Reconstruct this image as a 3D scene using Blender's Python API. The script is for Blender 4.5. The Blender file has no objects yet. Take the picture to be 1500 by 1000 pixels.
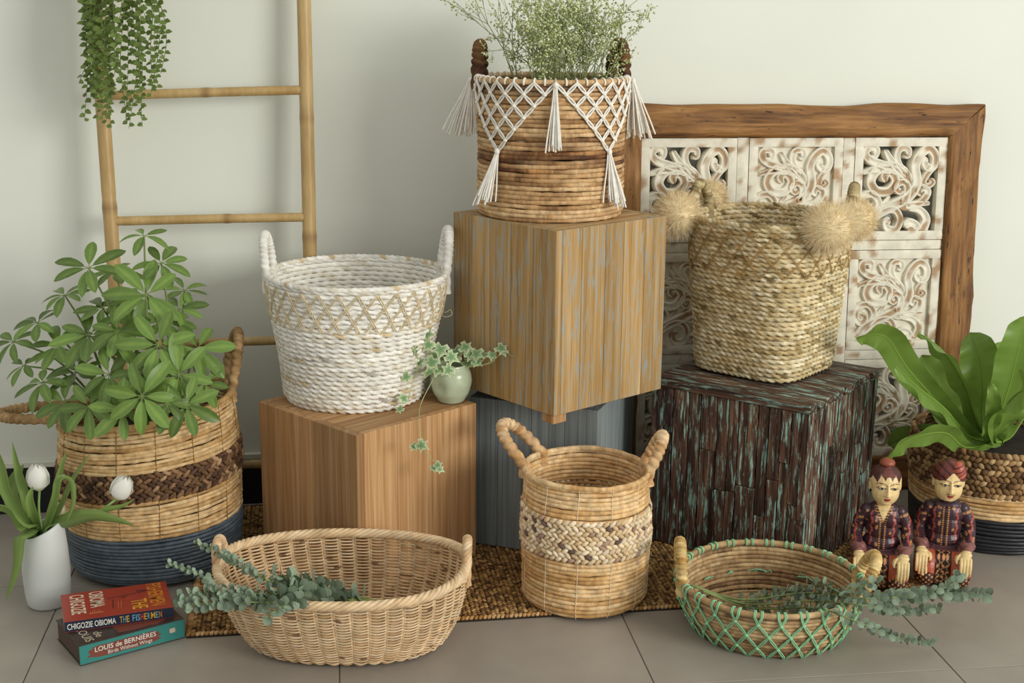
import bpy, bmesh, math, random
import numpy as np
from mathutils import Matrix, Vector

random.seed(7)
rng = np.random.default_rng(11)
PI = math.pi
TAU = 2 * math.pi
scn = bpy.context.scene
C = scn.collection

# ------------------------------------------------------------------ camera
F_PX, PITCH, ROLL, CAM_H = 1993.07, 0.244625, 0.0089076, 1.48074
cam_d = bpy.data.cameras.new('camera')
cam_d.sensor_width = 36.0
cam_d.lens = 36.0 * F_PX / 1500.0
cam_d.clip_start = 0.05
cam = bpy.data.objects.new('camera', cam_d)
C.objects.link(cam)
cam.matrix_world = (Matrix.Translation((0, 0, CAM_H)) @ Matrix.Rotation(PI / 2 - PITCH, 4, 'X')
                    @ Matrix.Rotation(ROLL, 4, 'Z'))
scn.camera = cam

# ------------------------------------------------------------------ world, lights, exposure
w = bpy.data.worlds.new('world')
scn.world = w
w.use_nodes = True
bgn = w.node_tree.nodes['Background']
bgn.inputs[0].default_value = (1.0, 0.995, 0.955, 1)
bgn.inputs[1].default_value = 0.50


def area(name, loc, target, sx, sy, power, col):
    l = bpy.data.lights.new(name, 'AREA')
    l.shape = 'RECTANGLE'
    l.size, l.size_y, l.energy, l.color = sx, sy, power, col
    o = bpy.data.objects.new(name, l)
    C.objects.link(o)
    o.location = loc
    o.rotation_euler = (Vector(target) - Vector(loc)).to_track_quat('-Z', 'Y').to_euler()
    return o


area("window_right_offscreen", (6.0, -1.6, 2.5), (-0.4, 3.7, 0.95), 3.4, 2.6, 300, (1.0, 0.985, 0.93))


scn.view_settings.view_transform = 'Standard'
scn.view_settings.look = 'None'
scn.view_settings.gamma = 1
scn.view_settings.exposure = 0.47
scn.view_settings.use_curve_mapping = False


# ------------------------------------------------------------------ pixel helpers
def ray(u, v):
    c, s = math.cos(-ROLL), math.sin(-ROLL)
    x, y = u - 750, v - 500
    x, y = c * x - s * y, s * x + c * y
    fw = np.array([0, math.cos(PITCH), -math.sin(PITCH)])
    up = np.array([0, math.sin(PITCH), math.cos(PITCH)])
    return fw + np.array([1, 0, 0]) * x / F_PX - up * y / F_PX


CAM = np.array([0, 0, CAM_H])


def atz(u, v, z):
    d = ray(u, v)
    return CAM + d * (z - CAM_H) / d[2]


def aty(u, v, y):
    d = ray(u, v)
    return CAM + d * y / d[1]


# ------------------------------------------------------------------ basic helpers
def hexc(h):
    h = h.lstrip('#')
    v = np.array([int(h[i:i + 2], 16) for i in (0, 2, 4)]) / 255.0
    return np.where(v <= 0.04045, v / 12.92, ((v + 0.055) / 1.055) ** 2.4)


def nrm(a):
    return a / np.maximum(np.linalg.norm(a, axis=-1, keepdims=True), 1e-9)


def smooth_path(pts, n=40, closed=False):
    p = np.array(pts, float)
    if closed:
        q = np.vstack([p[-1], p, p[0], p[1]])
    else:
        q = np.vstack([2 * p[0] - p[1], p, 2 * p[-1] - p[-2]])
    segs = len(q) - 3
    t = np.linspace(0, segs, n, endpoint=not closed)
    i = np.minimum(t.astype(int), segs - 1)
    f = (t - i)[:, None]
    p0, p1, p2, p3 = q[i], q[i + 1], q[i + 2], q[i + 3]
    return 0.5 * (2 * p1 + (p2 - p0) * f + (2 * p0 - 5 * p1 + 4 * p2 - p3) * f ** 2
                  + (3 * p1 - p0 - 3 * p2 + p3) * f ** 3)


def frames(path, closed=False, up=None):
    if closed:
        t = nrm(np.roll(path, -1, 0) - np.roll(path, 1, 0))
    else:
        t = nrm(np.gradient(path, axis=0))
    if up is not None:
        n = nrm(up - (up * t).sum(-1, keepdims=True) * t)
        return t, n, np.cross(t, n)
    n = np.zeros_like(path)
    a = np.array([0, 0, 1.0]) if abs(t[0][2]) < 0.9 else np.array([1.0, 0, 0])
    cur = a - t[0] * a.dot(t[0])
    for i in range(len(path)):
        cur = cur - t[i] * cur.dot(t[i])
        cur = cur / max(np.linalg.norm(cur), 1e-9)
        n[i] = cur
    return t, n, np.cross(t, n)


class Geo:
    def __init__(self):
        self.V, self.Q, self.T, self.Cc, self.n = [], [], [], [], 0

    def add(self, v, q=None, t=None, c=(1, 1, 1)):
        v = np.asarray(v, float).reshape(-1, 3)
        c = np.asarray(c, float)
        if c.ndim == 1:
            c = np.broadcast_to(c, (len(v), 3))
        self.V.append(v)
        self.Cc.append(c.reshape(-1, 3))
        if q is not None and len(q):
            self.Q.append(np.asarray(q, int).reshape(-1, 4) + self.n)
        if t is not None and len(t):
            self.T.append(np.asarray(t, int).reshape(-1, 3) + self.n)
        self.n += len(v)
        return self

    def grid(self, P, cu=False, cv=False, c=(1, 1, 1)):
        """P: (...,nu,nv,3), one or several grids"""
        P = np.asarray(P, float)
        if P.ndim == 3:
            P = P[None]
        R, nu, nv = P.shape[:3]
        iu = np.arange(nu if cu else nu - 1)
        iv = np.arange(nv if cv else nv - 1)
        a, b = np.meshgrid(iu, iv, indexing='ij')
        a2, b2 = (a + 1) % nu, (b + 1) % nv
        q = np.stack([a * nv + b, a2 * nv + b, a2 * nv + b2, a * nv + b2], -1).reshape(-1, 4)
        q = (q[None] + (np.arange(R) * nu * nv)[:, None, None]).reshape(-1, 4)
        c = np.asarray(c, float)
        if c.ndim > 1:
            c = np.broadcast_to(c, P.shape).reshape(-1, 3)
        return self.add(P.reshape(-1, 3), q, None, c)

    def tube(self, path, r, sides=8, closed=False, c=(1, 1, 1), up=None, mod=None, caps=True, flat=1.0):
        path = np.asarray(path, float)
        t, n, b = frames(path, closed, up)
        v = np.linspace(0, TAU, sides, endpoint=False)
        r = np.broadcast_to(np.asarray(r, float), (len(path),))[:, None]
        if mod is not None:
            r = r * mod
        else:
            r = np.repeat(r, sides, 1)
        P = path[:, None] + (n[:, None] * np.cos(v)[None, :, None]
                             + b[:, None] * np.sin(v)[None, :, None] * flat) * r[..., None]
        c = np.asarray(c, float)
        if c.ndim == 2 and len(c) == len(path):
            c = c[:, None, :]
        self.grid(P, closed, True, c)
        if caps and not closed:
            for i, s in ((0, -1), (-1, 1)):
                k = self.n
                cc = c if c.ndim == 1 else c.reshape(len(path), -1, 3)[i, 0]
                ring = P[i]
                tip = path[i] + t[i] * s * r[i].mean() * 0.5
                vv = np.vstack([ring, tip])
                j = np.arange(sides)
                tr = np.stack([j, (j + 1) % sides, np.full(sides, sides)], -1)
                if s < 0:
                    tr = tr[:, ::-1]
                self.add(vv, None, tr, cc)
        return self

    def wrap_tube(self, path, r, turns, c1, c2, sides=10, amp=0.16, strands=1, n=None):
        """handle wrapped with a helix of fibre"""
        L = len(path)
        s = np.linspace(0, 1, L)[:, None]
        v = np.linspace(0, TAU, sides, endpoint=False)[None]
        ph = s * turns * TAU + v * strands
        saw = np.abs(np.cos(ph / 2))
        mod = 1 - amp + amp * 1.6 * np.sqrt(saw)
        k = np.floor(ph / TAU).astype(int) % 97
        rnd = np.random.default_rng(len(path) + int(turns)).random(97)[k][..., None]
        col = c1 * rnd + c2 * (1 - rnd)
        path = np.asarray(path)
        t, nn, b = frames(path)
        P = path[:, None] + (nn[:, None] * np.cos(v)[..., None] + b[:, None] * np.sin(v)[..., None]) * (r * mod)[..., None]
        self.grid(P, False, True, col)
        for i in (0, -1):
            j = np.arange(sides)
            tr = np.stack([j, (j + 1) % sides, np.full(sides, sides)], -1)
            self.add(np.vstack([P[i], path[i]]), None, tr if i else tr[:, ::-1], c1)
        return self

    def inst(self, tv, tq, tt, M, pos, col):
        """template copies; M (n,3,3) columns are the axes"""
        n, k = len(pos), len(tv)
        V = np.einsum('nij,kj->nki', M, tv) + pos[:, None]
        off = (np.arange(n) * k)[:, None, None]
        q = (tq[None] + off).reshape(-1, 4) if tq is not None else None
        t = (tt[None] + off).reshape(-1, 3) if tt is not None else None
        col = np.asarray(col, float)
        if col.ndim == 1:
            col = np.broadcast_to(col, (n, 3))
        return self.add(V.reshape(-1, 3), q, t, np.repeat(col, k, 0))

    def mesh(self, name, smooth=True):
        me = bpy.data.meshes.new(name)
        V = np.vstack(self.V).astype(np.float32)
        Q = np.vstack(self.Q) if self.Q else np.zeros((0, 4), int)
        T = np.vstack(self.T) if self.T else np.zeros((0, 3), int)
        me.vertices.add(len(V))
        me.vertices.foreach_set('co', V.ravel())
        loops = np.concatenate([Q.ravel(), T.ravel()]).astype(np.int32)
        me.loops.add(len(loops))
        me.loops.foreach_set('vertex_index', loops)
        me.polygons.add(len(Q) + len(T))
        st = np.concatenate([np.arange(len(Q)) * 4, len(Q) * 4 + np.arange(len(T)) * 3]).astype(np.int32)
        me.polygons.foreach_set('loop_start', st)
        me.update(calc_edges=True)
        col = np.hstack([np.vstack(self.Cc), np.ones((len(V), 1))]).astype(np.float32)
        at = me.color_attributes.new('Col', 'FLOAT_COLOR', 'POINT')
        at.data.foreach_set('color', col.ravel())
        me.polygons.foreach_set('use_smooth', np.full(len(Q) + len(T), bool(smooth)))
        me.validate()
        return me


def sphere_t(nu=6, nv=4):
    vs, qs, ts = [(0, 0, -1)], [], []
    for j in range(1, nv):
        a = -PI / 2 + PI * j / nv
        for i in range(nu):
            b = TAU * i / nu
            vs.append((math.cos(a) * math.cos(b), math.cos(a) * math.sin(b), math.sin(a)))
    vs.append((0, 0, 1))
    for i in range(nu):
        ts.append((0, 1 + (i + 1) % nu, 1 + i))
        ts.append((len(vs) - 1, 1 + (nv - 2) * nu + i, 1 + (nv - 2) * nu + (i + 1) % nu))
        for j in range(nv - 2):
            a0, b0 = 1 + j * nu + i, 1 + j * nu + (i + 1) % nu
            qs.append((a0, b0, b0 + nu, a0 + nu))
    return np.array(vs, float), (np.array(qs) if qs else None), np.array(ts)


SPH = sphere_t(6, 4)
SPH_HI = sphere_t(16, 12)


def link(o, parent=None):
    C.objects.link(o)
    if parent is not None:
        o.parent = parent
    return o


def tag(o, label=None, cat=None, group=None, kind=None):
    if label:
        o['label'] = label
    if cat:
        o['category'] = cat
    if group:
        o['group'] = group
    if kind:
        o['kind'] = kind
    return o


def thing(name, loc, label, cat, group=None, rotz=0.0):
    o = bpy.data.objects.new(name, None)
    o.empty_display_size = 0.05
    link(o)
    o.location = loc
    o.rotation_euler = (0, 0, rotz)
    return tag(o, label, cat, group)


def obj(name, geo, mat, parent=None, world=True, smooth=True, kind=None, matrix=None, label=None):
    """world: vertices are in world space; when parented they are moved to the parent's frame"""
    me = geo.mesh(name, smooth) if isinstance(geo, Geo) else geo
    if mat is not None and len(me.materials) == 0:
        me.materials.append(mat)
    o = bpy.data.objects.new(name, me)
    link(o, parent)
    if parent is not None and world:
        pm = Matrix.Translation(parent.location) @ parent.rotation_euler.to_matrix().to_4x4()
        if parent.parent is not None:
            pp = parent.parent
            pm = Matrix.Translation(pp.location) @ pp.rotation_euler.to_matrix().to_4x4() @ parent.matrix_local
        me.transform(pm.inverted())
    if matrix is not None:
        o.matrix_local = matrix
    return tag(o, label, None, None, kind)


def box_geo(sx, sy, sz, bevel=0.0, center=True, segs=1):
    bm = bmesh.new()
    bmesh.ops.create_cube(bm, size=1)
    bmesh.ops.scale(bm, vec=(sx, sy, sz), verts=bm.verts)
    if bevel > 0:
        bmesh.ops.bevel(bm, geom=list(bm.edges), offset=bevel, segments=segs, affect='EDGES', profile=0.5)
    if not center:
        bmesh.ops.translate(bm, vec=(sx / 2, sy / 2, sz / 2), verts=bm.verts)
    return bm


def bm_mesh(bm, name, mat=None):
    me = bpy.data.meshes.new(name)
    bm.to_mesh(me)
    bm.free()
    if mat:
        me.materials.append(mat)
    return me


def basis(pos, ydir, up):
    y = Vector(ydir).normalized()
    z = Vector(up)
    z = (z - y * z.dot(y))
    if z.length < 1e-5:
        z = Vector((0.3, 0.2, 1)) - y * Vector((0.3, 0.2, 1)).dot(y)
    z.normalize()
    x = y.cross(z)
    m = Matrix((x, y, z)).transposed().to_4x4()
    m.translation = Vector(pos)
    return m


# ------------------------------------------------------------------ materials
def new_mat(name):
    m = bpy.data.materials.new(name)
    m.use_nodes = True
    nt = m.node_tree
    return m, nt, nt.nodes['Principled BSDF']


def nd(nt, typ, **kw):
    n = nt.nodes.new(typ)
    for k, v in kw.items():
        setattr(n, k, v)
    return n


def ramp(nt, stops):
    n = nt.nodes.new('ShaderNodeValToRGB')
    e = n.color_ramp.elements
    while len(e) < len(stops):
        e.new(0.5)
    for el, (p, c) in zip(e, stops):
        el.position = p
        el.color = (*c, 1)
    return n


def fiber_mat(name, rough=0.8, var=0.35, scale=60, bump=0.4, aniso=(1, 1, 1), spec=0.25):
    m, nt, b = new_mat(name)
    L = nt.links.new
    at = nd(nt, 'ShaderNodeAttribute', attribute_name='Col')
    tc = nd(nt, 'ShaderNodeTexCoord')
    mp = nd(nt, 'ShaderNodeMapping')
    mp.inputs['Scale'].default_value = aniso
    L(tc.outputs['Object'], mp.inputs['Vector'])
    ns = nd(nt, 'ShaderNodeTexNoise')
    ns.inputs['Scale'].default_value = scale
    ns.inputs['Detail'].default_value = 5
    L(mp.outputs[0], ns.inputs['Vector'])
    mr = nd(nt, 'ShaderNodeMapRange')
    mr.inputs[1].default_value = 0.25
    mr.inputs[2].default_value = 0.75
    mr.inputs[3].default_value = 1 - var
    mr.inputs[4].default_value = 1 + var
    L(ns.outputs[0], mr.inputs[0])
    mx = nd(nt, 'ShaderNodeVectorMath', operation='SCALE')
    L(at.outputs['Color'], mx.inputs[0])
    L(mr.outputs[0], mx.inputs['Scale'])
    L(mx.outputs[0], b.inputs['Base Color'])
    b.inputs['Roughness'].default_value = rough
    b.inputs['Specular IOR Level'].default_value = spec
    if bump:
        n2 = nd(nt, 'ShaderNodeTexNoise')
        n2.inputs['Scale'].default_value = scale * 5
        n2.inputs['Detail'].default_value = 4
        L(mp.outputs[0], n2.inputs['Vector'])
        bp = nd(nt, 'ShaderNodeBump')
        bp.inputs['Strength'].default_value = bump
        bp.inputs['Distance'].default_value = 0.0015
        L(n2.outputs[0], bp.inputs['Height'])
        L(bp.outputs[0], b.inputs['Normal'])
    return m


def wood_mat(name, stops, scale=(9, 9, 0.9), paint=None, rough=0.6, bump=0.25, var=0.25, paint_lo=0.5, paint_hi=0.6,
             pscale=(14, 14, 1.4), spec=0.3, crack=0.0):
    """grain runs along the local Z of each board; every board is offset by its own random number"""
    m, nt, b = new_mat(name)
    L = nt.links.new
    tc = nd(nt, 'ShaderNodeTexCoord')
    oi = nd(nt, 'ShaderNodeObjectInfo')
    sc = nd(nt, 'ShaderNodeVectorMath', operation='SCALE')
    sc.inputs[0].default_value = (7.1, 13.7, 5.3)
    L(oi.outputs['Random'], sc.inputs['Scale'])
    ad = nd(nt, 'ShaderNodeVectorMath', operation='ADD')
    L(tc.outputs['Object'], ad.inputs[0])
    L(sc.outputs[0], ad.inputs[1])
    mp = nd(nt, 'ShaderNodeMapping')
    mp.inputs['Scale'].default_value = scale
    L(ad.outputs[0], mp.inputs['Vector'])
    ns = nd(nt, 'ShaderNodeTexNoise')
    ns.inputs['Scale'].default_value = 2.2
    ns.inputs['Detail'].default_value = 6
    ns.inputs['Distortion'].default_value = 0.6
    L(mp.outputs[0], ns.inputs['Vector'])
    mp2 = nd(nt, 'ShaderNodeMapping')
    mp2.inputs['Scale'].default_value = (scale[0] * 4.5, scale[1] * 4.5, scale[2] * 1.8)
    L(ad.outputs[0], mp2.inputs['Vector'])
    fine = nd(nt, 'ShaderNodeTexNoise')
    fine.inputs['Scale'].default_value = 1.6
    fine.inputs['Detail'].default_value = 5
    L(mp2.outputs[0], fine.inputs['Vector'])
    mxf = nd(nt, 'ShaderNodeMath', operation='MULTIPLY_ADD')
    mxf.inputs[1].default_value = 0.55
    L(fine.outputs[0], mxf.inputs[0])
    L(ns.outputs[0], mxf.inputs[2])
    off = nd(nt, 'ShaderNodeMath', operation='ADD')
    off.inputs[1].default_value = -0.27
    L(mxf.outputs[0], off.inputs[0])
    rp = ramp(nt, stops)
    L(off.outputs[0], rp.inputs[0])
    col = rp.outputs[0]
    if paint is not None:
        mp3 = nd(nt, 'ShaderNodeMapping')
        mp3.inputs['Scale'].default_value = pscale
        L(ad.outputs[0], mp3.inputs['Vector'])
        pn = nd(nt, 'ShaderNodeTexNoise')
        pn.inputs['Scale'].default_value = 3.0
        pn.inputs['Detail'].default_value = 8
        pn.inputs['Roughness'].default_value = 0.68
        L(mp3.outputs[0], pn.inputs['Vector'])
        pr = nd(nt, 'ShaderNodeMapRange')
        pr.inputs[1].default_value = paint_lo
        pr.inputs[2].default_value = paint_hi
        L(pn.outputs[0], pr.inputs[0])
        mix = nd(nt, 'ShaderNodeMixRGB')
        L(pr.outputs[0], mix.inputs[0])
        L(col, mix.inputs[1])
        mix.inputs[2].default_value = (*paint, 1)
        col = mix.outputs[0]
    mr = nd(nt, 'ShaderNodeMapRange')
    mr.inputs[3].default_value = 1 - var
    mr.inputs[4].default_value = 1 + var
    L(oi.outputs['Random'], mr.inputs[0])
    mul = nd(nt, 'ShaderNodeVectorMath', operation='SCALE')
    L(col, mul.inputs[0])
    L(mr.outputs[0], mul.inputs['Scale'])
    L(mul.outputs[0], b.inputs['Base Color'])
    b.inputs['Roughness'].default_value = rough
    b.inputs['Specular IOR Level'].default_value = spec
    bp = nd(nt, 'ShaderNodeBump')
    bp.inputs['Strength'].default_value = bump
    bp.inputs['Distance'].default_value = 0.002
    L(off.outputs[0], bp.inputs['Height'])
    L(bp.outputs[0], b.inputs['Normal'])
    return m


def plain_mat(name, col, rough=0.6, var=0.1, scale=8, bump=0.1, bscale=80, spec=0.4, sub=0.0):
    m, nt, b = new_mat(name)
    L = nt.links.new
    tc = nd(nt, 'ShaderNodeTexCoord')
    ns = nd(nt, 'ShaderNodeTexNoise')
    ns.inputs['Scale'].default_value = scale
    ns.inputs['Detail'].default_value = 6
    L(tc.outputs['Object'], ns.inputs['Vector'])
    rp = ramp(nt, [(0.3, np.asarray(col) * (1 - var)), (0.7, np.minimum(np.asarray(col) * (1 + var), 1))])
    L(ns.outputs[0], rp.inputs[0])
    L(rp.outputs[0], b.inputs['Base Color'])
    b.inputs['Roughness'].default_value = rough
    b.inputs['Specular IOR Level'].default_value = spec
    if bump:
        n2 = nd(nt, 'ShaderNodeTexNoise')
        n2.inputs['Scale'].default_value = bscale
        n2.inputs['Detail'].default_value = 5
        L(tc.outputs['Object'], n2.inputs['Vector'])
        bp = nd(nt, 'ShaderNodeBump')
        bp.inputs['Strength'].default_value = bump
        bp.inputs['Distance'].default_value = 0.002
        L(n2.outputs[0], bp.inputs['Height'])
        L(bp.outputs[0], b.inputs['Normal'])
    return m


def leaf_mat(name, base, edge=None, rough=0.45, var=0.3, trans=0.25, spec=0.4):
    """vertex colour times base gives veins and variegation; every leaf varies a little"""
    m, nt, b = new_mat(name)
    L = nt.links.new
    at = nd(nt, 'ShaderNodeAttribute', attribute_name='Col')
    oi = nd(nt, 'ShaderNodeObjectInfo')
    tc = nd(nt, 'ShaderNodeTexCoord')
    ns = nd(nt, 'ShaderNodeTexNoise')
    ns.inputs['Scale'].default_value = 30
    L(tc.outputs['Object'], ns.inputs['Vector'])
    s = nd(nt, 'ShaderNodeMath', operation='ADD')
    L(oi.outputs['Random'], s.inputs[0])
    L(ns.outputs[0], s.inputs[1])
    mr = nd(nt, 'ShaderNodeMapRange')
    mr.inputs[1].default_value = 0.2
    mr.inputs[2].default_value = 1.6
    mr.inputs[3].default_value = 1 - var
    mr.inputs[4].default_value = 1 + var
    L(s.outputs[0], mr.inputs[0])
    mul = nd(nt, 'ShaderNodeVectorMath', operation='SCALE')
    L(at.outputs['Color'], mul.inputs[0])
    L(mr.outputs[0], mul.inputs['Scale'])
    mb = nd(nt, 'ShaderNodeVectorMath', operation='MULTIPLY')
    L(mul.outputs[0], mb.inputs[0])
    mb.inputs[1].default_value = tuple(base)
    L(mb.outputs[0], b.inputs['Base Color'])
    b.inputs['Roughness'].default_value = rough
    b.inputs['Specular IOR Level'].default_value = spec
    tr = nd(nt, 'ShaderNodeBsdfTranslucent')
    L(mb.outputs[0], tr.inputs['Color'])
    mix = nd(nt, 'ShaderNodeMixShader')
    mix.inputs[0].default_value = trans
    L(b.outputs[0], mix.inputs[1])
    L(tr.outputs[0], mix.inputs[2])
    L(mix.outputs[0], nt.nodes['Material Output'].inputs['Surface'])
    return m


M = {}
M['wall'] = plain_mat('wall_paint', hexc('#E0E3D8'), 0.85, 0.02, 2.5, 0.08, 140, 0.15)
M['base_white'] = plain_mat('baseboard_white', hexc('#D9DACB'), 0.6, 0.04)
M['base_black'] = plain_mat('baseboard_black', hexc('#16171A'), 0.55, 0.2, 6)
M['tile'] = plain_mat('grey_tile', hexc('#9A9287'), 0.38, 0.10, 5, 0.06, 60, 0.4)
M['grout'] = plain_mat('grout', hexc('#8A847B'), 0.9, 0.1)
M['fiber'] = fiber_mat('plant_fibre', 0.75, 0.32, 55, 0.5)
M['fiber_soft'] = fiber_mat('soft_fibre', 0.9, 0.12, 80, 0.2)
M['rattan'] = fiber_mat('rattan', 0.55, 0.22, 40, 0.25, spec=0.35)
M['painted_fiber'] = fiber_mat('painted_fibre', 0.45, 0.25, 60, 0.5, spec=0.5)
M['bamboo'] = fiber_mat('bamboo_skin', 0.4, 0.16, 14, 0.15, (6, 6, 1), 0.4)
M['teak'] = wood_mat('teak', [(0.2, hexc('#8F683F')), (0.5, hexc('#AF865A')), (0.8, hexc('#C9A67C'))], (34, 34, 1.0), var=0.26, bump=0.05)
M['old_teak'] = wood_mat('reclaimed_teak', [(0.2, hexc('#7E5F38')), (0.45, hexc('#A5834F')), (0.7, hexc('#BB9B6C')), (0.9, hexc('#CDB48C'))],
                         (32, 32, 1.0), paint=hexc('#949C98'), paint_lo=0.51, paint_hi=0.62, pscale=(40, 40, 3.5), var=0.14, bump=0.08)
M['grey_wood'] = wood_mat('grey_wood', [(0.2, hexc('#5D6363')), (0.5, hexc('#7C8484')), (0.8, hexc('#949C9A'))], (48, 48, 1.0), var=0.05, rough=0.7, bump=0.06)
M['dark_wood'] = wood_mat('weathered_boat_wood', [(0.25, hexc('#17110F')), (0.42, hexc('#3A2820')), (0.58, hexc('#5E4335')), (0.75, hexc('#84644C')), (0.9, hexc('#9C7B5C'))],
                          (30, 30, 2.2), paint=hexc('#93BBAE'), paint_lo=0.53, paint_hi=0.63, pscale=(34, 34, 4.5), var=0.3, bump=0.7, rough=0.6)
M['frame_wood'] = wood_mat('frame_wood', [(0.2, hexc('#3A2413')), (0.38, hexc('#6E4A26')), (0.58, hexc('#8F6536')), (0.8, hexc('#A9804C'))],
                           (18, 18, 1.6), paint=hexc('#23150B'), paint_lo=0.60, paint_hi=0.66, pscale=(24, 24, 4.5), var=0.06, bump=1.0, rough=0.6)
M['whitewash'] = fiber_mat('whitewash', 0.85, 0.14, 30, 0.3)
M['petal'] = leaf_mat('tulip_petal', (0.9, 0.9, 0.84), rough=0.5, var=0.03, trans=0.3)
M['schefflera'] = leaf_mat('umbrella_leaf', hexc('#64803F'), rough=0.32, var=0.5, trans=0.22)
M['fern'] = leaf_mat('fern_leaf', hexc('#73913F'), rough=0.4, var=0.12, trans=0.3)
M['ivy'] = leaf_mat('ivy_leaf', (1, 1, 1), rough=0.5, var=0.2, trans=0.2)
M['eucalyptus'] = leaf_mat('eucalyptus_leaf', hexc('#82937F'), rough=0.6, var=0.55, trans=0.15, spec=0.25)
M['hanging'] = leaf_mat('button_leaf', hexc('#6B7F3E'), rough=0.4, var=0.45, trans=0.3)
M['tulip_leaf'] = leaf_mat('tulip_leaf', hexc('#859F58'), rough=0.4, var=0.15, trans=0.3)
M['stem'] = fiber_mat('green_stem', 0.6, 0.2, 40, 0)
M['ceramic'] = plain_mat('white_ceramic', hexc('#CFD2CE'), 0.45, 0.03, 6, 0.08, 30, 0.4)
M['celadon'] = plain_mat('celadon_glaze', hexc('#B4BFA2'), 0.22, 0.07, 40, 0.05, 40, 0.5)
M['soil'] = plain_mat('soil', hexc('#2A211B'), 0.95, 0.4, 60, 0.8, 60)
M['statue'] = fiber_mat('painted_statue', 0.38, 0.06, 60, 0.06, spec=0.45)
M['page'] = fiber_mat('paper_pages', 0.9, 0.08, 80, 0.2, (1, 1, 12))
M['cover'] = fiber_mat('book_cover', 0.35, 0.06, 30, 0.0, spec=0.45)
M['ink'] = fiber_mat('book_ink', 0.4, 0.0, 30, 0.0)

# ------------------------------------------------------------------ room
WS = 0.147            # plan slope of the wall seen from the camera
WA = math.atan(WS)


def wall_y(x):
    return 3.885 + WS * (x + 0.80)


def struct(o, kind='structure'):
    o['kind'] = kind
    return o


def wall_box(name, off0, off1, z0, z1, mat, x0=-3.6, x1=3.6, bevel=0.0):
    """a slab along the wall; off is the distance in front of (negative) or behind the wall face"""
    g = bpy.data.meshes.new(name)
    L = (x1 - x0) / math.cos(WA)
    bm = box_geo(L, off1 - off0, z1 - z0, bevel)
    me = bm_mesh(bm, name, mat)
    o = bpy.data.objects.new(name, me)
    C.objects.link(o)
    n = Vector((-math.sin(WA), math.cos(WA), 0))
    xm = (x0 + x1) / 2
    o.location = Vector((xm, wall_y(xm), (z0 + z1) / 2)) + n * (off0 + off1) / 2
    o.rotation_euler = (0, 0, WA)
    return struct(o)


wall_box('wall_back', 0.0, 0.12, -0.02, 2.9, M['wall'])
bb = wall_box('baseboard_back', -0.012, -0.0005, 0.0, 0.142, M['base_black'], bevel=0.001)
tr = wall_box('trim_1', -0.016, -0.0005, 0.142, 0.160, M['base_white'], bevel=0.002)

# floor: a grout bed with single tiles laid on it
fl = bpy.data.objects.new('floor', bm_mesh(box_geo(8, 7.0, 0.05), 'floor', M['grout']))
C.objects.link(fl)
fl.location = (0, 1.2, -0.029)
struct(fl)
pC0, pC1 = atz(1320, 898, 0), atz(1397, 981, 0)
pB0 = atz(917, 911, 0)
tdir = nrm((pC0 - pC1)[:2])
tang = math.atan2(tdir[1], tdir[0]) - PI / 2
TS = 0.70
ex = np.array([math.cos(tang), math.sin(tang)])
ey = np.array([-math.sin(tang), math.cos(tang)])
joint_c = pC0[:2]
tile_me = bm_mesh(box_geo(TS - 0.003, TS - 0.003, 0.008, 0.0008), 'tile', M['tile'])
cross = atz(1300, 985, 0)[:2]
v0 = (cross - joint_c).dot(ey)
for i in range(-5, 4):
    for j in range(-3, 5):
        c = joint_c + ex * (i + 0.5) * TS + ey * (v0 + (j + 0.5) * TS)
        if c[1] > wall_y(c[0]) + 0.35 or c[1] < 1.6 or abs(c[0]) > 2.3:
            continue
        o = bpy.data.objects.new('tile', tile_me)
        link(o, fl)
        o.matrix_local = Matrix.Translation((c[0], c[1] - 1.2, -0.004 + 0.029)) @ Matrix.Rotation(tang, 4, 'Z')

# ------------------------------------------------------------------ rug
RUG_Z = 0.009
rl, rr = atz(273, 935, 0), atz(1345, 872, 0)
RA = math.atan2(rr[1] - rl[1], rr[0] - rl[0])
RW, RD = 1.87, 0.872
SPH_LO = sphere_t(6, 3)


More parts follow.
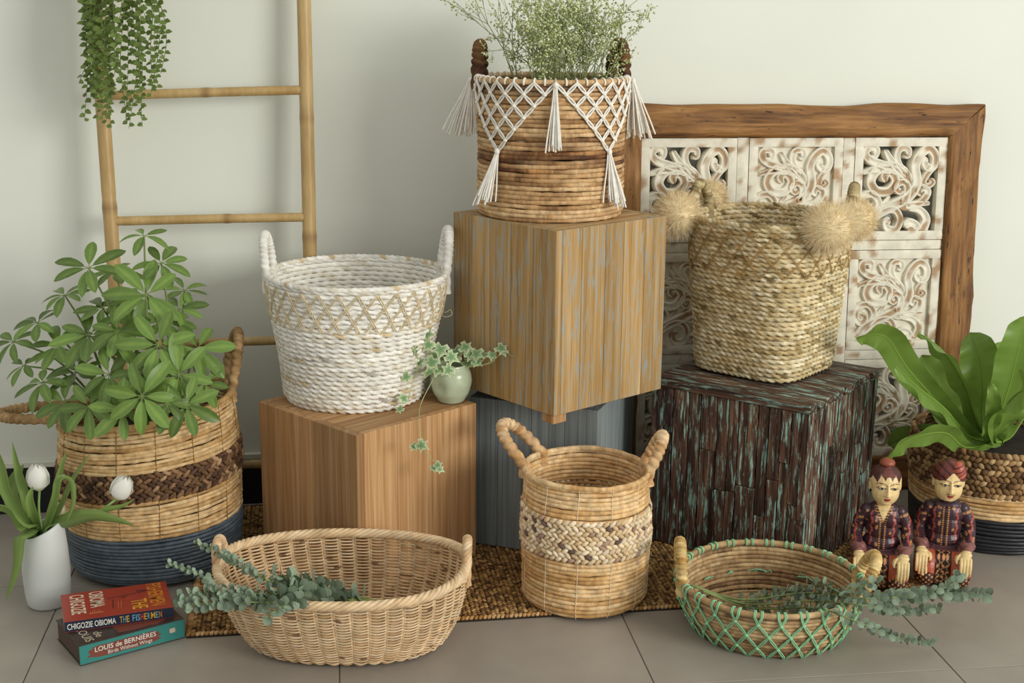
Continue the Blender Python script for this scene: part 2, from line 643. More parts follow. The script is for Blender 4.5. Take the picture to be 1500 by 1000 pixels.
def build_rug():
    root = thing('jute_rug', (rl[0], rl[1], 0), 'brown braided jute rug lying under the wooden cubes and baskets', 'rug', rotz=RA)
    g = Geo()
    bw = 0.0235
    cols = int((RW - 0.01) / bw)
    pitch = 0.0125
    rows = int((RD - 0.03) / pitch)
    i, j, s = np.meshgrid(np.arange(cols), np.arange(rows), [-1, 1], indexing='ij')
    i, j, s = i.ravel(), j.ravel(), s.ravel()
    n = len(i)
    x = 0.008 + (i + 0.5) * bw + s * bw * 0.23 + rng.normal(0, .0007, n)
    y = 0.026 + (j + 0.5 * (s > 0)) * pitch + rng.normal(0, .0008, n)
    z = 0.0048 + rng.normal(0, .0005, n)
    a = s * math.radians(38) + rng.normal(0, .14, n)
    Mx = np.zeros((n, 3, 3))
    ca, sa = np.cos(a), np.sin(a)
    wl, ww, wt = .0098, .0058, .0046
    Mx[:, 0, 0] = -sa * ww * 0 + ca * ww
    Mx[:, 1, 0] = sa * ww
    Mx[:, 0, 1] = -sa * wl
    Mx[:, 1, 1] = ca * wl
    Mx[:, 2, 2] = wt
    base = np.array([hexc('#8B6A3E'), hexc('#A5814F'), hexc('#6F5030'), hexc('#B8955F'), hexc('#4E3822')])
    col = base[rng.choice(5, n, p=[.34, .28, .2, .12, .06])] * rng.uniform(.85, 1.15, (n, 1))
    g.inst(*SPH_LO, Mx, np.stack([x, y, z], 1), col)
    obj('braided_field', g, M['fiber'], root, world=False, kind='stuff')
    # whipped border of wrapped cord, front and both ends
    for nm, p0, p1 in (('border', (0, .012), (RW, .012)), ('border', (.004, .012), (.004, RD)), ('border', (RW - .004, .012), (RW - .004, RD))):
        L = math.dist(p0, p1)
        k = int(L / .011)
        t = (np.arange(k) + .5) / k
        pos = np.stack([p0[0] + (p1[0] - p0[0]) * t, p0[1] + (p1[1] - p0[1]) * t, np.full(k, .0052)], 1)
        d = np.array([p1[0] - p0[0], p1[1] - p0[1]]) / L
        ang = math.atan2(d[1], d[0]) + 1.1 + rng.normal(0, .12, k)
        Mb = np.zeros((k, 3, 3))
        Mb[:, 0, 0], Mb[:, 1, 0] = np.cos(ang) * .012, np.sin(ang) * .012
        Mb[:, 0, 1], Mb[:, 1, 1] = -np.sin(ang) * .0066, np.cos(ang) * .0066
        Mb[:, 2, 2] = .0052
        gb = Geo()
        gb.inst(*SPH_LO, Mb, pos, np.array([hexc('#B48A58'), hexc('#C7A273'), hexc('#96703F')])[rng.integers(0, 3, k)])
        obj(nm, gb, M['fiber'], root, world=False, kind='stuff')
    bk = bpy.data.objects.new('backing', bm_mesh(box_geo(RW, RD, .003, center=False), 'backing', M['soil']))
    link(bk, root)
    bk.location = (0, 0, 0.0002)
    return root


build_rug()


# ------------------------------------------------------------------ wooden cubes
def plank_mesh(wd, th, ln, mat, bevel=0.0012, rough=0.0, segs=1, seed=0):
    r = np.random.default_rng(seed)
    hx, hy = wd / 2, th / 2
    b = bevel
    prof = np.array([(-hx + b, -hy), (hx - b, -hy), (hx, -hy + b), (hx, hy - b), (hx - b, hy), (-hx + b, hy), (-hx, hy - b), (-hx, -hy + b)])
    zs = np.concatenate([[-ln / 2, -ln / 2 + b], np.linspace(-ln / 2 + b, ln / 2 - b, segs + 1)[1:-1], [ln / 2 - b, ln / 2]])
    P = np.zeros((len(zs), 8, 3))
    for k, z in enumerate(zs):
        pr = prof.copy()
        if k in (0, len(zs) - 1):
            pr = pr * np.array([(wd - 2 * b) / wd, (th - 2 * b) / th])
        if rough:
            pr[[2, 3]] += np.array([-abs(r.normal(0, rough)), 0])
            pr[[6, 7]] += np.array([abs(r.normal(0, rough)), 0])
            pr[[0, 1], 1] += abs(r.normal(0, rough * .6, 2))
        P[k, :, :2] = pr
        P[k, :, 2] = z
    g = Geo()
    g.grid(P.transpose(0, 1, 2), False, True)
    n0 = 0
    last = (len(zs) - 1) * 8
    q = [(0, 3, 4, 7), (0, 1, 2, 3), (4, 5, 6, 7)]
    g.Q.append(np.array([(a, d, c, bb_) for a, bb_, c, d in q])[:, ::-1][:, [0, 3, 2, 1]])
    g.Q.append(np.array([[x + last for x in f] for f in q]))
    me = g.mesh('plank', smooth=False)
    bm = bmesh.new()
    bm.from_mesh(me)
    bmesh.ops.recalc_face_normals(bm, faces=bm.faces)
    bm.to_mesh(me)
    bm.free()
    me.materials.append(mat)
    return me


def add_plank(root, me, m):
    o = bpy.data.objects.new('plank', me)
    link(o, root)
    o.matrix_local = m
    return o


def widths(n, total, r, spread):
    a = 1 + r.uniform(-spread, spread, n)
    return a / a.sum() * total


def wood_cube(name, F, ang, sx, sy, z0, z1, mat, label, nl, nr, nt, seed, th=0.022, spread=.25, rustic=False, top_along_y=False, core_mat=None):
    r = np.random.default_rng(seed)
    h = z1 - z0
    ca, sa = math.cos(ang), math.sin(ang)
    cx = F[0] + ca * sx / 2 - sa * sy / 2
    cy = F[1] + sa * sx / 2 + ca * sy / 2
    root = thing(name, (cx, cy, z0), label, 'wooden cube', rotz=ang)
    core = bpy.data.objects.new('core', bm_mesh(box_geo(sx - 2 * th, sy - 2 * th, h - th), 'core', core_mat or mat))
    link(core, root)
    core.location = (0, 0, (h - th) / 2)
    gap = 0.0008 if not rustic else 0.0012
    hs = h - (0 if not rustic else th)          # rustic: top boards lie over the sides

    def side(n, length, mk, tint):
        mat_ = tint or mat
        ws = widths(n, length, r, spread)
        a = -length / 2
        for k, wd in enumerate(ws):
            cuts = [0, hs]
            if rustic and r.random() < .75:
                cuts = [0, hs * r.uniform(.3, .75), hs]
            for c0, c1 in zip(cuts[:-1], cuts[1:]):
                t2 = th + (r.uniform(-.004, .002) if rustic else 0)
                me = plank_mesh(wd - gap, t2, c1 - c0 - (gap if rustic else 0), mat_, .0012 if not rustic else .0016,
                                .0011 if rustic else 0, 14 if rustic else 1, int(r.integers(1e6)))
                add_plank(root, me, mk(a + wd / 2, t2, (c0 + c1) / 2))
            a += wd
    e = 0.0
    k = 0 if rustic else th
    side(nr, sx - k, lambda u, t, z: Matrix.Translation((u + k / 2, -sy / 2 + th - t / 2, z)), None)
    side(nr, sx - 2 * k, lambda u, t, z: Matrix.Translation((u, sy / 2 - th + t / 2, z)) @ Matrix.Rotation(PI, 4, 'Z'), None)
    side(nl, sy - (2 * th if rustic else 0), lambda u, t, z: Matrix.Translation((-sx / 2 + th - t / 2, -u, z)) @ Matrix.Rotation(-PI / 2, 4, 'Z'), None)
    side(nl, sy - (2 * th if rustic else th), lambda u, t, z: Matrix.Translation((sx / 2 - th + t / 2, u + k / 2, z)) @ Matrix.Rotation(PI / 2, 4, 'Z'), None)
    # top boards
    ov = 0.004 if rustic else -th
    lx, ly = sx + 2 * ov - (0.001 if not rustic else 0), sy + 2 * ov - (0.001 if not rustic else 0)
    if top_along_y:
        ws = widths(nt, lx, r, spread)
        a = -lx / 2
        for wd in ws:
            me = plank_mesh(wd - gap, th, ly + (r.uniform(-.012, .006) if rustic else 0), mat, .0012 if not rustic else .0016, .0010 if rustic else 0, 12 if rustic else 1, int(r.integers(1e6)))
            add_plank(root, me, Matrix.Translation((a + wd / 2, 0, h - th / 2)) @ Matrix.Rotation(PI / 2, 4, 'X') @ Matrix.Rotation(PI, 4, 'Z'))
            a += wd
    else:
        ws = widths(nt, ly, r, spread)
        a = -ly / 2
        for wd in ws:
            me = plank_mesh(wd - gap, th, lx + (r.uniform(-.012, .006) if rustic else 0), mat, .0012 if not rustic else .0016, .0010 if rustic else 0, 12 if rustic else 1, int(r.integers(1e6)))
            add_plank(root, me, Matrix.Translation((0, a + wd / 2, h - th / 2)) @ Matrix.Rotation(PI / 2, 4, 'Z') @ Matrix.Rotation(-PI / 2, 4, 'X'))
            a += wd
    return root


HT, HG, HD = 0.4437, 0.4343, 0.4843
FZ = RUG_Z + 0.0008
FOOT = 0.025
UZ0, UZ1 = HG + FOOT, 0.9346
wood_cube('teak_cube', (-.3792, 3.1831), 0.7938, .408, .412, FZ, HT, M['teak'],
          'honey-coloured teak cube carrying the white rope basket and ivy pot', 5, 3, 4, 3)
wood_cube('grey_cube', (.2292, 3.4415), 1.2218, .366, .366, FZ, HG, M['grey_wood'],
          'grey-painted wooden cube standing underneath the greyish-brown plank cube', 4, 4, 4, 5, spread=.15)
uroot = wood_cube('reclaimed_cube', (.1078, 3.3089), 0.7223, .400, .405, UZ0, UZ1, M['old_teak'],
                  'brown reclaimed plank cube with grey paint residue, stacked on the grey cube', 5, 5, 5, 8, spread=.2)
ft = bm_mesh(box_geo(.045, .045, FOOT, .002), 'foot', M['teak'])
for sx_, sy_ in ((-1, -1), (.45, -.1), (-.4, .45), (.35, .5)):
    o = bpy.data.objects.new('foot', ft)
    link(o, uroot)
    o.location = (sx_ * .172, sy_ * .174, -FOOT / 2 + .0002)
wood_cube('weathered_cube', (.7654, 3.3353), 0.9487, .469, .464, FZ, HD, M['dark_wood'],
          'dark weathered boat-wood cube with flaking turquoise paint under the pompom basket', 11, 11, 8, 12, spread=.35, rustic=True, top_along_y=True)


# ------------------------------------------------------------------ bamboo ladder
def bamboo(g, p0, p1, r, nodes, seed, hole=False):
    rr_ = np.random.default_rng(seed)
    n = 90
    t = np.linspace(0, 1, n)
    p0, p1 = np.array(p0), np.array(p1)
    path = p0 + (p1 - p0) * t[:, None]
    bow = np.sin(t * PI) * .002
    path = path + np.stack([bow, bow * 0, bow * .5], 1)
    rad = np.full(n, r)
    c0, c1, c2 = hexc('#AD8D58'), hexc('#C1A470'), hexc('#7A5A34')
    mixv = np.interp(t, np.linspace(0, 1, 14), rr_.random(14))[:, None]
    col = c0 * (1 - mixv) + c1 * mixv
    for nn in nodes:
        d = np.abs(t - nn)
        q = .012 / np.linalg.norm(p1 - p0)
        d = d / q * .012
        rad = rad + r * .09 * np.exp(-(d / .012) ** 2) - r * .05 * np.exp(-(((t - nn) / q - 1.6) / .8) ** 2)
        k = np.exp(-(d / .012) ** 2)[:, None]
        col = col * (1 - .6 * k) + c2 * .6 * k
    g.tube(path, rad, 14, c=col)


def lad(x, z):
    """a point on the ladder's plane"""
    return np.array([x, 3.70 + WS * (x + .8) + 0.085 * z / 1.2, z])


lad_root = thing('bamboo_ladder', tuple(lad(-.86, 0)), 'light bamboo ladder leaning against the white wall', 'ladder')


def on_ladder(u, v):
    d = ray(u, v)
    # plane: y - WS*x - .0708*z = 3.70+.8*WS
    k = 3.70 + .8 * WS
    nvec = np.array([-WS, 1, -0.085 / 1.2])
    t = (k - nvec.dot(CAM)) / nvec.dot(d)
    return CAM + d * t


def ext(pa, pb, z):
    t = (z - pa[2]) / (pb[2] - pa[2])
    return pa + (pb - pa) * t


la, lb = on_ladder(166, 395), on_ladder(152, 195)
ra_, rb_ = on_ladder(453, 375), on_ladder(444.5, 5)
g = Geo(); bamboo(g, ext(la, lb, .0), ext(la, lb, 1.95), .0195, (.12, .30, .47, .64, .86), 3)
obj('stile', g, M['bamboo'], lad_root)
g = Geo(); bamboo(g, ext(ra_, rb_, .0), ext(ra_, rb_, 1.95), .0195, (.08, .25, .425, .60, .80), 4)
obj('stile', g, M['bamboo'], lad_root)
zr = []
for k, (ul, vl, ur, vr) in enumerate(((160, 140, 440, 132), (168, 324, 446, 318), (172, 507, 456, 497), (178, 688, 460, 676))):
    A_, B_ = on_ladder(ul, vl), on_ladder(ur, vr)
    d = nrm(B_ - A_)
    zr.append((A_[2], B_[2]))
    g = Geo(); bamboo(g, A_ - d * .012, B_ + d * .012, .0128, ((.5, .58, .42, .6)[k],), 9 + k)
    obj('rung', g, M['bamboo'], lad_root)
dz = zr[0][0] - zr[1][0]
for k in (1, 2):
    A_, B_ = ext(la, lb, zr[0][0] + k * dz), ext(ra_, rb_, zr[0][1] + k * dz)
    g = Geo(); bamboo(g, A_, B_, .0128, (.45,), 19 + k)
    obj('rung', g, M['bamboo'], lad_root)


# ------------------------------------------------------------------ carved panel
PW, PH = 1.150, 1.195
PSL = 0.125
pang = math.atan(PSL)
panel = thing('carved_panel', (.283, 3.925, 0.001), 'large whitewashed carved wooden panel in a rough brown timber frame against the wall', 'wall panel', rotz=pang)
panel.rotation_euler = (-0.052, 0, pang)
panel.location.z = 0.002


def frame_beam(pts_in, pts_out, seed, depth=.058, n=36):
    """mitred beam between an inner and an outer edge (x,z); rough edges"""
    r = np.random.default_rng(seed)
    t = np.linspace(0, 1, n)[:, None]
    i0, i1 = np.array(pts_in[0]), np.array(pts_in[1])
    o0, o1 = np.array(pts_out[0]), np.array(pts_out[1])
    inn, out = i0 + (i1 - i0) * t, o0 + (o1 - o0) * t
    ax_ = nrm(o1 - o0)
    pv = nrm(((out + inn) / 2)[n // 2] - np.array([PW / 2, PH / 2]))
    wv = np.interp(np.linspace(0, 1, n), np.linspace(0, 1, 12), r.normal(0, .0035, 12))
    wv[0] = wv[-1] = 0
    out = out + wv[:, None] * pv
    wi = np.interp(np.linspace(0, 1, n), np.linspace(0, 1, 16), r.normal(0, .0022, 16))
    wi[0] = wi[-1] = 0
    inn = inn + wi[:, None] * pv
    fr = np.array([0, .03, .10, .35, .65, .90, .97, 1.0])
    dep = np.array([.012, .003, 0, 0, 0, 0, .004, .014])
    P = np.zeros((n, 10, 3))
    for k in range(8):
        xz = inn + (out - inn) * fr[k]
        P[:, k, 0], P[:, k, 2] = xz[:, 0], xz[:, 1]
        P[:, k, 1] = dep[k] + (np.interp(np.linspace(0, 1, n), np.linspace(0, 1, 30), r.normal(0, .0032, 30)) if 0 < k < 7 else 0)
    P[:, 8, 0], P[:, 8, 2], P[:, 8, 1] = out[:, 0], out[:, 1], depth
    P[:, 9, 0], P[:, 9, 2], P[:, 9, 1] = inn[:, 0], inn[:, 1], depth
    # turn so that local Z runs along the beam
    g = Geo()
    g.grid(P, False, True)
    return g, P


FL, FR, FT, FB = .100, .108, .098, .11
inL, inR, inB, inT = FL, PW - FR, FB, PH - FT
corners_in = [(inL, inB), (inR, inB), (inR, inT), (inL, inT)]
corners_out = [(0, 0), (PW, 0), (PW, PH), (0, PH)]
for k in range(4):
    a, b_ = k, (k + 1) % 4
    g, P = frame_beam((corners_in[a], corners_in[b_]), (corners_out[a], corners_out[b_]), 40 + k)
    for e in (0, -1):
        c = P[e].mean(0)
        j = np.arange(10)
        g.add(np.vstack([P[e], c]), None, np.stack([j, (j + 1) % 10, np.full(10, 10)], -1))
    me = g.mesh('beam', True)
    bm = bmesh.new(); bm.from_mesh(me); bmesh.ops.recalc_face_normals(bm, faces=bm.faces); bm.to_mesh(me); bm.free()
    mid = Vector(((corners_out[a][0] + corners_out[b_][0]) / 2, 0, (corners_out[a][1] + corners_out[b_][1]) / 2))
    m = Matrix.Translation(mid)
    if k % 2 == 0:
        m = m @ Matrix.Rotation(PI / 2, 4, 'Y')
    me.transform(m.inverted())
    obj('frame_beam', me, M['frame_wood'], panel, world=False, matrix=m)

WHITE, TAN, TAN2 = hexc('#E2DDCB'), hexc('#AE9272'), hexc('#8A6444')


def ww_color(P, bias, seed):
    """whitewash worn through to the wood: white with tan patches"""
    r = np.random.default_rng(seed)
    f = np.zeros(P.shape[:-1])
    for k in range(7):
        d = r.normal(0, 1, 3)
        d = d / np.linalg.norm(d) * r.uniform(40, 170)
        f += np.sin(P @ d + r.uniform(0, TAU))
    f = f / 3.0 + bias
    k = np.clip((f - .35) / .5, 0, 1)[..., None]
    return WHITE * (1 - k) + TAN * k


def rect_bar(x0, x1, z0, z1, y0, y1, seed, bias=-.2):
    nx, nz = max(2, int((x1 - x0) / .008)), max(2, int((z1 - z0) / .008))
    g = Geo()
    xs, zs = np.linspace(x0, x1, nx), np.linspace(z0, z1, nz)
    b = .002
    X, Z = np.meshgrid(xs, zs, indexing='ij')
    ring = np.array([(x0, y1, z0), (x1, y1, z0), (x1, y1, z1), (x0, y1, z1)])
    Pf = np.stack([X, np.full_like(X, y0), Z], -1)
    Pf[0, :, 1] += b; Pf[-1, :, 1] += b; Pf[:, 0, 1] += b; Pf[:, -1, 1] += b
    g.grid(Pf, c=ww_color(Pf, bias, seed))
    for e in (Pf[0], Pf[-1][::-1], Pf[:, 0][::-1], Pf[:, -1]):
        bk = e.copy(); bk[:, 1] = y1
        S_ = np.stack([e, bk], 1)
        g.grid(S_, c=ww_color(S_, bias, seed))
    return g


tw = (inR - inL - 2 * .036) / 3
thh = (inT - inB - 2 * .030) / 3
# bars between the tiles
for k in (1, 2):
    x0 = inL + k * tw + (k - 1) * .036
    obj('upright_bar', rect_bar(x0 + .001, x0 + .035, inB, inT, .012, .045, 60 + k), M['whitewash'], panel, world=False)
for k in (1, 2):
    z0 = inB + k * thh + (k - 1) * .030
    for c in range(3):
        x0 = inL + c * (tw + .036)
        obj('cross_bar', rect_bar(x0 + .001, x0 + tw - .001, z0 + .001, z0 + .029, .013, .045, 70 + 3 * k + c), M['whitewash'], panel, world=False)

# motif, drawn in a unit square (x right, y down)
def mo(*p):
    return [((x - 215) / 650.0, (y - 185) / 715.0) for x, y in p]


MOTIF = [
    (mo((185, 890), (330, 770), (480, 690), (620, 615), (690, 500), (668, 350), (715, 245), (785, 205), (840, 270), (830, 350), (780, 365), (745, 320), (775, 280)), .135, .085),
    (mo((640, 500), (560, 395), (440, 350), (335, 390), (290, 480), (345, 560), (450, 560), (505, 475), (460, 405), (405, 430), (430, 485)), .13, .09),
    (mo((570, 420), (400, 345), (285, 305), (232, 245), (265, 195), (325, 210), (315, 262), (285, 250)), .10, .08),
    (mo((610, 440), (525, 340), (505, 255), (540, 200), (600, 212), (600, 262), (568, 250)), .09, .07),
    (mo((405, 215), (440, 280), (500, 360), (580, 430)), .06, .12),
    (mo((200, 890), (330, 765), (368, 660), (310, 585), (225, 605), (205, 700), (250, 750), (290, 705), (248, 675)), .085, .09),
    (mo((320, 810), (420, 730), (515, 725), (560, 795), (535, 880), (465, 885), (438, 825), (485, 805)), .08, .09),
    (mo((585, 665), (612, 575), (600, 502), (545, 488), (513, 535), (548, 570), (575, 540)), .10, .06),
    (mo((540, 695), (690, 680), (765, 625), (790, 565), (742, 532), (712, 568), (748, 592)), .10, .07),
    (mo((600, 690), (720, 672), (825, 668)), .09, .04),
    (mo((620, 700), (730, 725), (790, 800), (762, 900)), .07, .12),
    (mo((600, 860), (650, 830), (710, 860), (680, 890), (640, 880)), .10, .09),
    (mo((835, 350), (775, 425), (748, 490), (785, 522), (832, 492), (808, 462)), .075, .06),
    (mo((470, 375), (320, 378), (212, 408)), .12, .05),
    (mo((470, 600), (430, 650), (360, 740)), .035, .07),
]


def stroke_mesh(pts, w0, w1, sc, depth, back, seed):
    p = np.array(pts)
    path2 = smooth_path(np.column_stack([p[:, 0] * sc[0], np.zeros(len(p)), -p[:, 1] * sc[1]]), 44)
    t = nrm(np.gradient(path2, axis=0))
    nrm2 = np.stack([t[:, 2], np.zeros(len(t)), -t[:, 0]], 1)
    s = np.linspace(0, 1, len(path2))
    wd = (w0 + (w1 - w0) * s) * sc[0] * .62
    wd = wd * np.sqrt(np.clip(np.minimum(s / .05, (1 - s) / .05), .12, 1))
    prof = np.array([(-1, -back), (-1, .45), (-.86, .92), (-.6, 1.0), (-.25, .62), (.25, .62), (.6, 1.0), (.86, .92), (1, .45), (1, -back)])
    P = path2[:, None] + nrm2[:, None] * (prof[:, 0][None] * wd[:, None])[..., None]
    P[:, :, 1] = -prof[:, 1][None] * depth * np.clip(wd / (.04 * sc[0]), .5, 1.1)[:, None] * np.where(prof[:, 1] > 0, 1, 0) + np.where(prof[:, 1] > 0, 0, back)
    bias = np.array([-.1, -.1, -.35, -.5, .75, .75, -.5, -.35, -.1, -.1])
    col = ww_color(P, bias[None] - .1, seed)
    g = Geo()
    g.grid(P, False, False, col)
    for e in (0, -1):
        c = P[e].mean(0)
        j = np.arange(9)
        g.add(np.vstack([P[e], c]), None, np.stack([j, j + 1, np.full(9, 10)], -1), WHITE)
    return g.mesh('scroll')


mg = .026
op = (tw - 2 * mg - .002, thh - 2 * mg - .002)
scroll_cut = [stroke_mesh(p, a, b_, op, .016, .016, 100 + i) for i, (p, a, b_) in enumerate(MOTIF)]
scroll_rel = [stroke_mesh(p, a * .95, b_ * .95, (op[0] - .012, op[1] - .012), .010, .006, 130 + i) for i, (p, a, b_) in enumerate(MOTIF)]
for ms in (scroll_cut, scroll_rel):
    for me in ms:
        me.materials.append(M['whitewash'])
for rI in range(3):
    for cI in range(3):
        x0 = inL + cI * (tw + .036) + .001
        z1 = inT - rI * (thh + .030) - .001
        x1, z0 = x0 + tw - .002, z1 - thh + .002
        pierced = (rI + cI) % 2 == 0
        g = Geo()
        sd = 200 + rI * 10 + cI * 3
        parts = [(x0, x1, z1 - mg, z1), (x0, x1, z0, z0 + mg), (x0, x0 + mg, z0 + mg, z1 - mg), (x1 - mg, x1, z0 + mg, z1 - mg)]
        for q, (a0, a1, c0, c1) in enumerate(parts):
            b_ = rect_bar(a0, a1, c0, c1, .010, .040, sd + q, -.05 if rI else -.15)
            g.add(np.vstack(b_.V), np.vstack(b_.Q), None, np.vstack(b_.Cc))
        if not pierced:
            b_ = rect_bar(x0 + mg, x1 - mg, z0 + mg, z1 - mg, .024, .040, sd + 7, -.25)
            g.add(np.vstack(b_.V), np.vstack(b_.Q), None, np.vstack(b_.Cc))
        tile = obj('carved_tile', g, M['whitewash'], panel, world=False)
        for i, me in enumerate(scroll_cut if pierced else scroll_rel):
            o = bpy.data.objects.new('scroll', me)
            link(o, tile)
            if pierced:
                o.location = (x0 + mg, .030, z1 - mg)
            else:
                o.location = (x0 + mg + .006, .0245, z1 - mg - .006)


# ------------------------------------------------------------------ baskets
def surf(cx, cy, z0, h, prof, ax=1.0, ay=1.0, rot=0.0, n=None, tilt=(0, 0), wob=0.0, seed=0, rim=None, drift=(0, 0)):
    """woven wall: S(theta, t), t = 0 at the base and 1 at the rim"""
    r0 = np.random.default_rng(seed)
    ph = r0.uniform(0, TAU, 6)
    pt, pr = np.array([p[0] for p in prof]), np.array([p[1] for p in prof])
    cr, sr = math.cos(rot), math.sin(rot)

    def S(th, t):
        th, t = np.broadcast_arrays(np.asarray(th, float), np.asarray(t, float))
        r = np.interp(t, pt, pr)
        if n is not None:
            e = np.interp(t, [0, 1], n)
            k = (np.abs(np.cos(th)) ** e + np.abs(np.sin(th)) ** e) ** (-1 / e)
            r = r * k
        if wob:
            r = r * (1 + wob * (np.sin(2 * th + ph[0]) * t + .6 * np.sin(3 * th + ph[1] + 2 * t) + .5 * np.sin(5 * th + ph[2] - 3 * t)
                                + .5 * np.sin(2 * th + ph[3] + 9 * t)))
        x, y = r * np.cos(th) * ax, r * np.sin(th) * ay
        z = t * h
        if rim is not None:
            z = z * (1 + (rim(th) - 1) * t)
        x, y = cr * x - sr * y, sr * x + cr * y
        z = z + t * (tilt[0] * x + tilt[1] * y)
        return np.stack([cx + x + drift[0] * t, cy + y + drift[1] * t, z0 + z], -1)
    S.z0, S.c, S.h = z0, (cx, cy), h
    return S


def sframe(S, th, t):
    th, t = np.broadcast_arrays(np.asarray(th, float), np.asarray(t, float))
    e = 1e-3
    P = S(th, t)
    Tn = nrm(S(th + e, t) - S(th - e, t))
    U = nrm(S(th, np.minimum(t + e, 1)) - S(th, np.maximum(t - e, 0)))
    N = nrm(np.cross(Tn, U))
    return P, Tn, N, np.cross(N, Tn)


def pnoise(n, knots, r):
    """periodic smooth noise, n samples, 0..1"""
    k = r.random(knots)
    return np.interp(np.linspace(0, knots, n, endpoint=False), np.arange(knots + 1), np.append(k, k[0]))


def coil_col(R, nu, pal, r, knots=14, ring_w=.5, jitter=.12):
    """colour of bundled leaf coils: each turn has its own tone, streaked along its length"""
    pal = np.asarray(pal)
    out = np.zeros((R, nu, 3))
    for i in range(R):
        f = ring_w * r.random() + (1 - ring_w) * pnoise(nu, knots, r)
        f = np.clip(f + r.normal(0, jitter, nu) * .5, 0, .9999) * (len(pal) - 1)
        k = f.astype(int)
        w_ = (f - k)[:, None]
        out[i] = pal[k] * (1 - w_) + pal[np.minimum(k + 1, len(pal) - 1)] * w_
    return out


def coils(g, S, ts, rad, nu, nv, col, r, lump=.12, bumpk=60, out=0.0):
    """plain wrapped coils with uneven thickness"""
    ts = np.asarray(ts)
    R = len(ts)
    th = np.linspace(0, TAU, nu, endpoint=False)
    tt = np.clip(ts[:, None] + np.array([pnoise(nu, 9, r) - .5 for _ in ts]) * .010, 0, 1)
    P, Tn, N, U = sframe(S, th[None], tt)
    rr_ = rad * (1 + lump * 2 * (np.array([pnoise(nu, bumpk, r) for _ in ts]) - .5))
    v = np.linspace(0, TAU, nv, endpoint=False)
    Q = (P + N * out)[:, :, None] + (N[:, :, None] * np.cos(v)[None, None, :, None] * 1.0
                                    + U[:, :, None] * np.sin(v)[None, None, :, None] * 1.12) * rr_[:, :, None, None]
    g.grid(Q, True, True, col[:, :, None, :])


def ropes(g, S, ts, rad, nu, nv, pal, probs, r, twists, strands=2, amp=.34, alt=True, rowpal=None):
    """twisted ropes laid in rings; strand lobes are modelled"""
    ts = np.asarray(ts)
    R = len(ts)
    th = np.linspace(0, TAU, nu, endpoint=False)
    P, Tn, N, U = sframe(S, th[None], ts[:, None])
    v = np.linspace(0, TAU, nv, endpoint=False)
    sg = np.where((np.arange(R) % 2 == 0) | (not alt), 1.0, -1.0)
    off = r.uniform(0, TAU, R)
    ph = strands * v[None, None, :] + (sg[:, None] * th[None] * twists + off[:, None])[:, :, None]
    mod = 1 - amp + amp * 1.25 * np.abs(np.sin(ph / 2))
    rr_ = rad * mod
    Q = P[:, :, None] + (N[:, :, None] * np.cos(v)[None, None, :, None]
                         + U[:, :, None] * np.sin(v)[None, None, :, None] * 1.1) * rr_[..., None]
    k = np.floor(ph / TAU).astype(int) % 211
    tab = r.choice(len(pal), (R, 211), p=probs)
    shade = r.uniform(.88, 1.1, (R, 211))
    ii = np.arange(R)[:, None, None]
    pal = np.asarray(pal)
    if rowpal is not None:
        c = rowpal(ts)[:, None, None, :] * shade[ii, k][..., None]
        alt_c = pal[tab[ii, k]]
        c = np.where((tab[ii, k] > 0)[..., None], alt_c * shade[ii, k][..., None], c)
    else:
        c = pal[tab[ii, k]] * shade[ii, k][..., None]
    g.grid(Q, True, True, c)


def braid(g, S, t0, t1, rows, count, pal, probs, r, thick=.006, out=.002, slant=.62, jit=.12):
    """plaited band: two leaning grains per plait row"""
    pal = np.asarray(pal)
    dt = (t1 - t0) / rows
    for k in range(rows):
        t = t0 + (k + .5) * dt
        th = (np.arange(count) + .5 * (k % 2)) / count * TAU + r.normal(0, jit / count, count)
        P, Tn, N, U = sframe(S, th, np.full(count, t))
        circ = np.linalg.norm(S(np.linspace(0, TAU, 60), t) - S(np.linspace(0, TAU, 60) + TAU / 59, t), axis=1).sum() / count
        hrow = np.linalg.norm(S(0., min(t + dt / 2, 1)) - S(0., max(t - dt / 2, 0)))
        a = (slant if k % 2 == 0 else -slant) + r.normal(0, .12, count)
        ca, sa = np.cos(a)[:, None], np.sin(a)[:, None]
        X = Tn * ca + U * sa
        Y = -Tn * sa + U * ca
        L = circ * .78 * r.uniform(.85, 1.15, count)
        W = hrow * .56 * r.uniform(.85, 1.1, count)
        Mx = np.stack([X * L[:, None], Y * W[:, None], N * thick], -1)
        col = pal[r.choice(len(pal), count, p=probs)] * r.uniform(.85, 1.15, (count, 1))
        g.inst(*SPH, Mx, P + N * (out + r.normal(0, .0008, count))[:, None], col)


def disc_base(g, S, rad, col, r):
    c0 = np.array([*S.c, S.z0])
    n = 48
    th = np.linspace(0, TAU, n, endpoint=False)
    E_ = S(th, np.zeros(n))
    ks = np.linspace(1, .04, max(4, int(.2 / (rad * 2))))
    P = c0 + (E_ - c0)[None] * ks[:, None, None]
    P[..., 2] += rad * (1 + .5 * (np.arange(len(ks)) % 2))[:, None]
    g.grid(P, False, True, np.asarray(col))


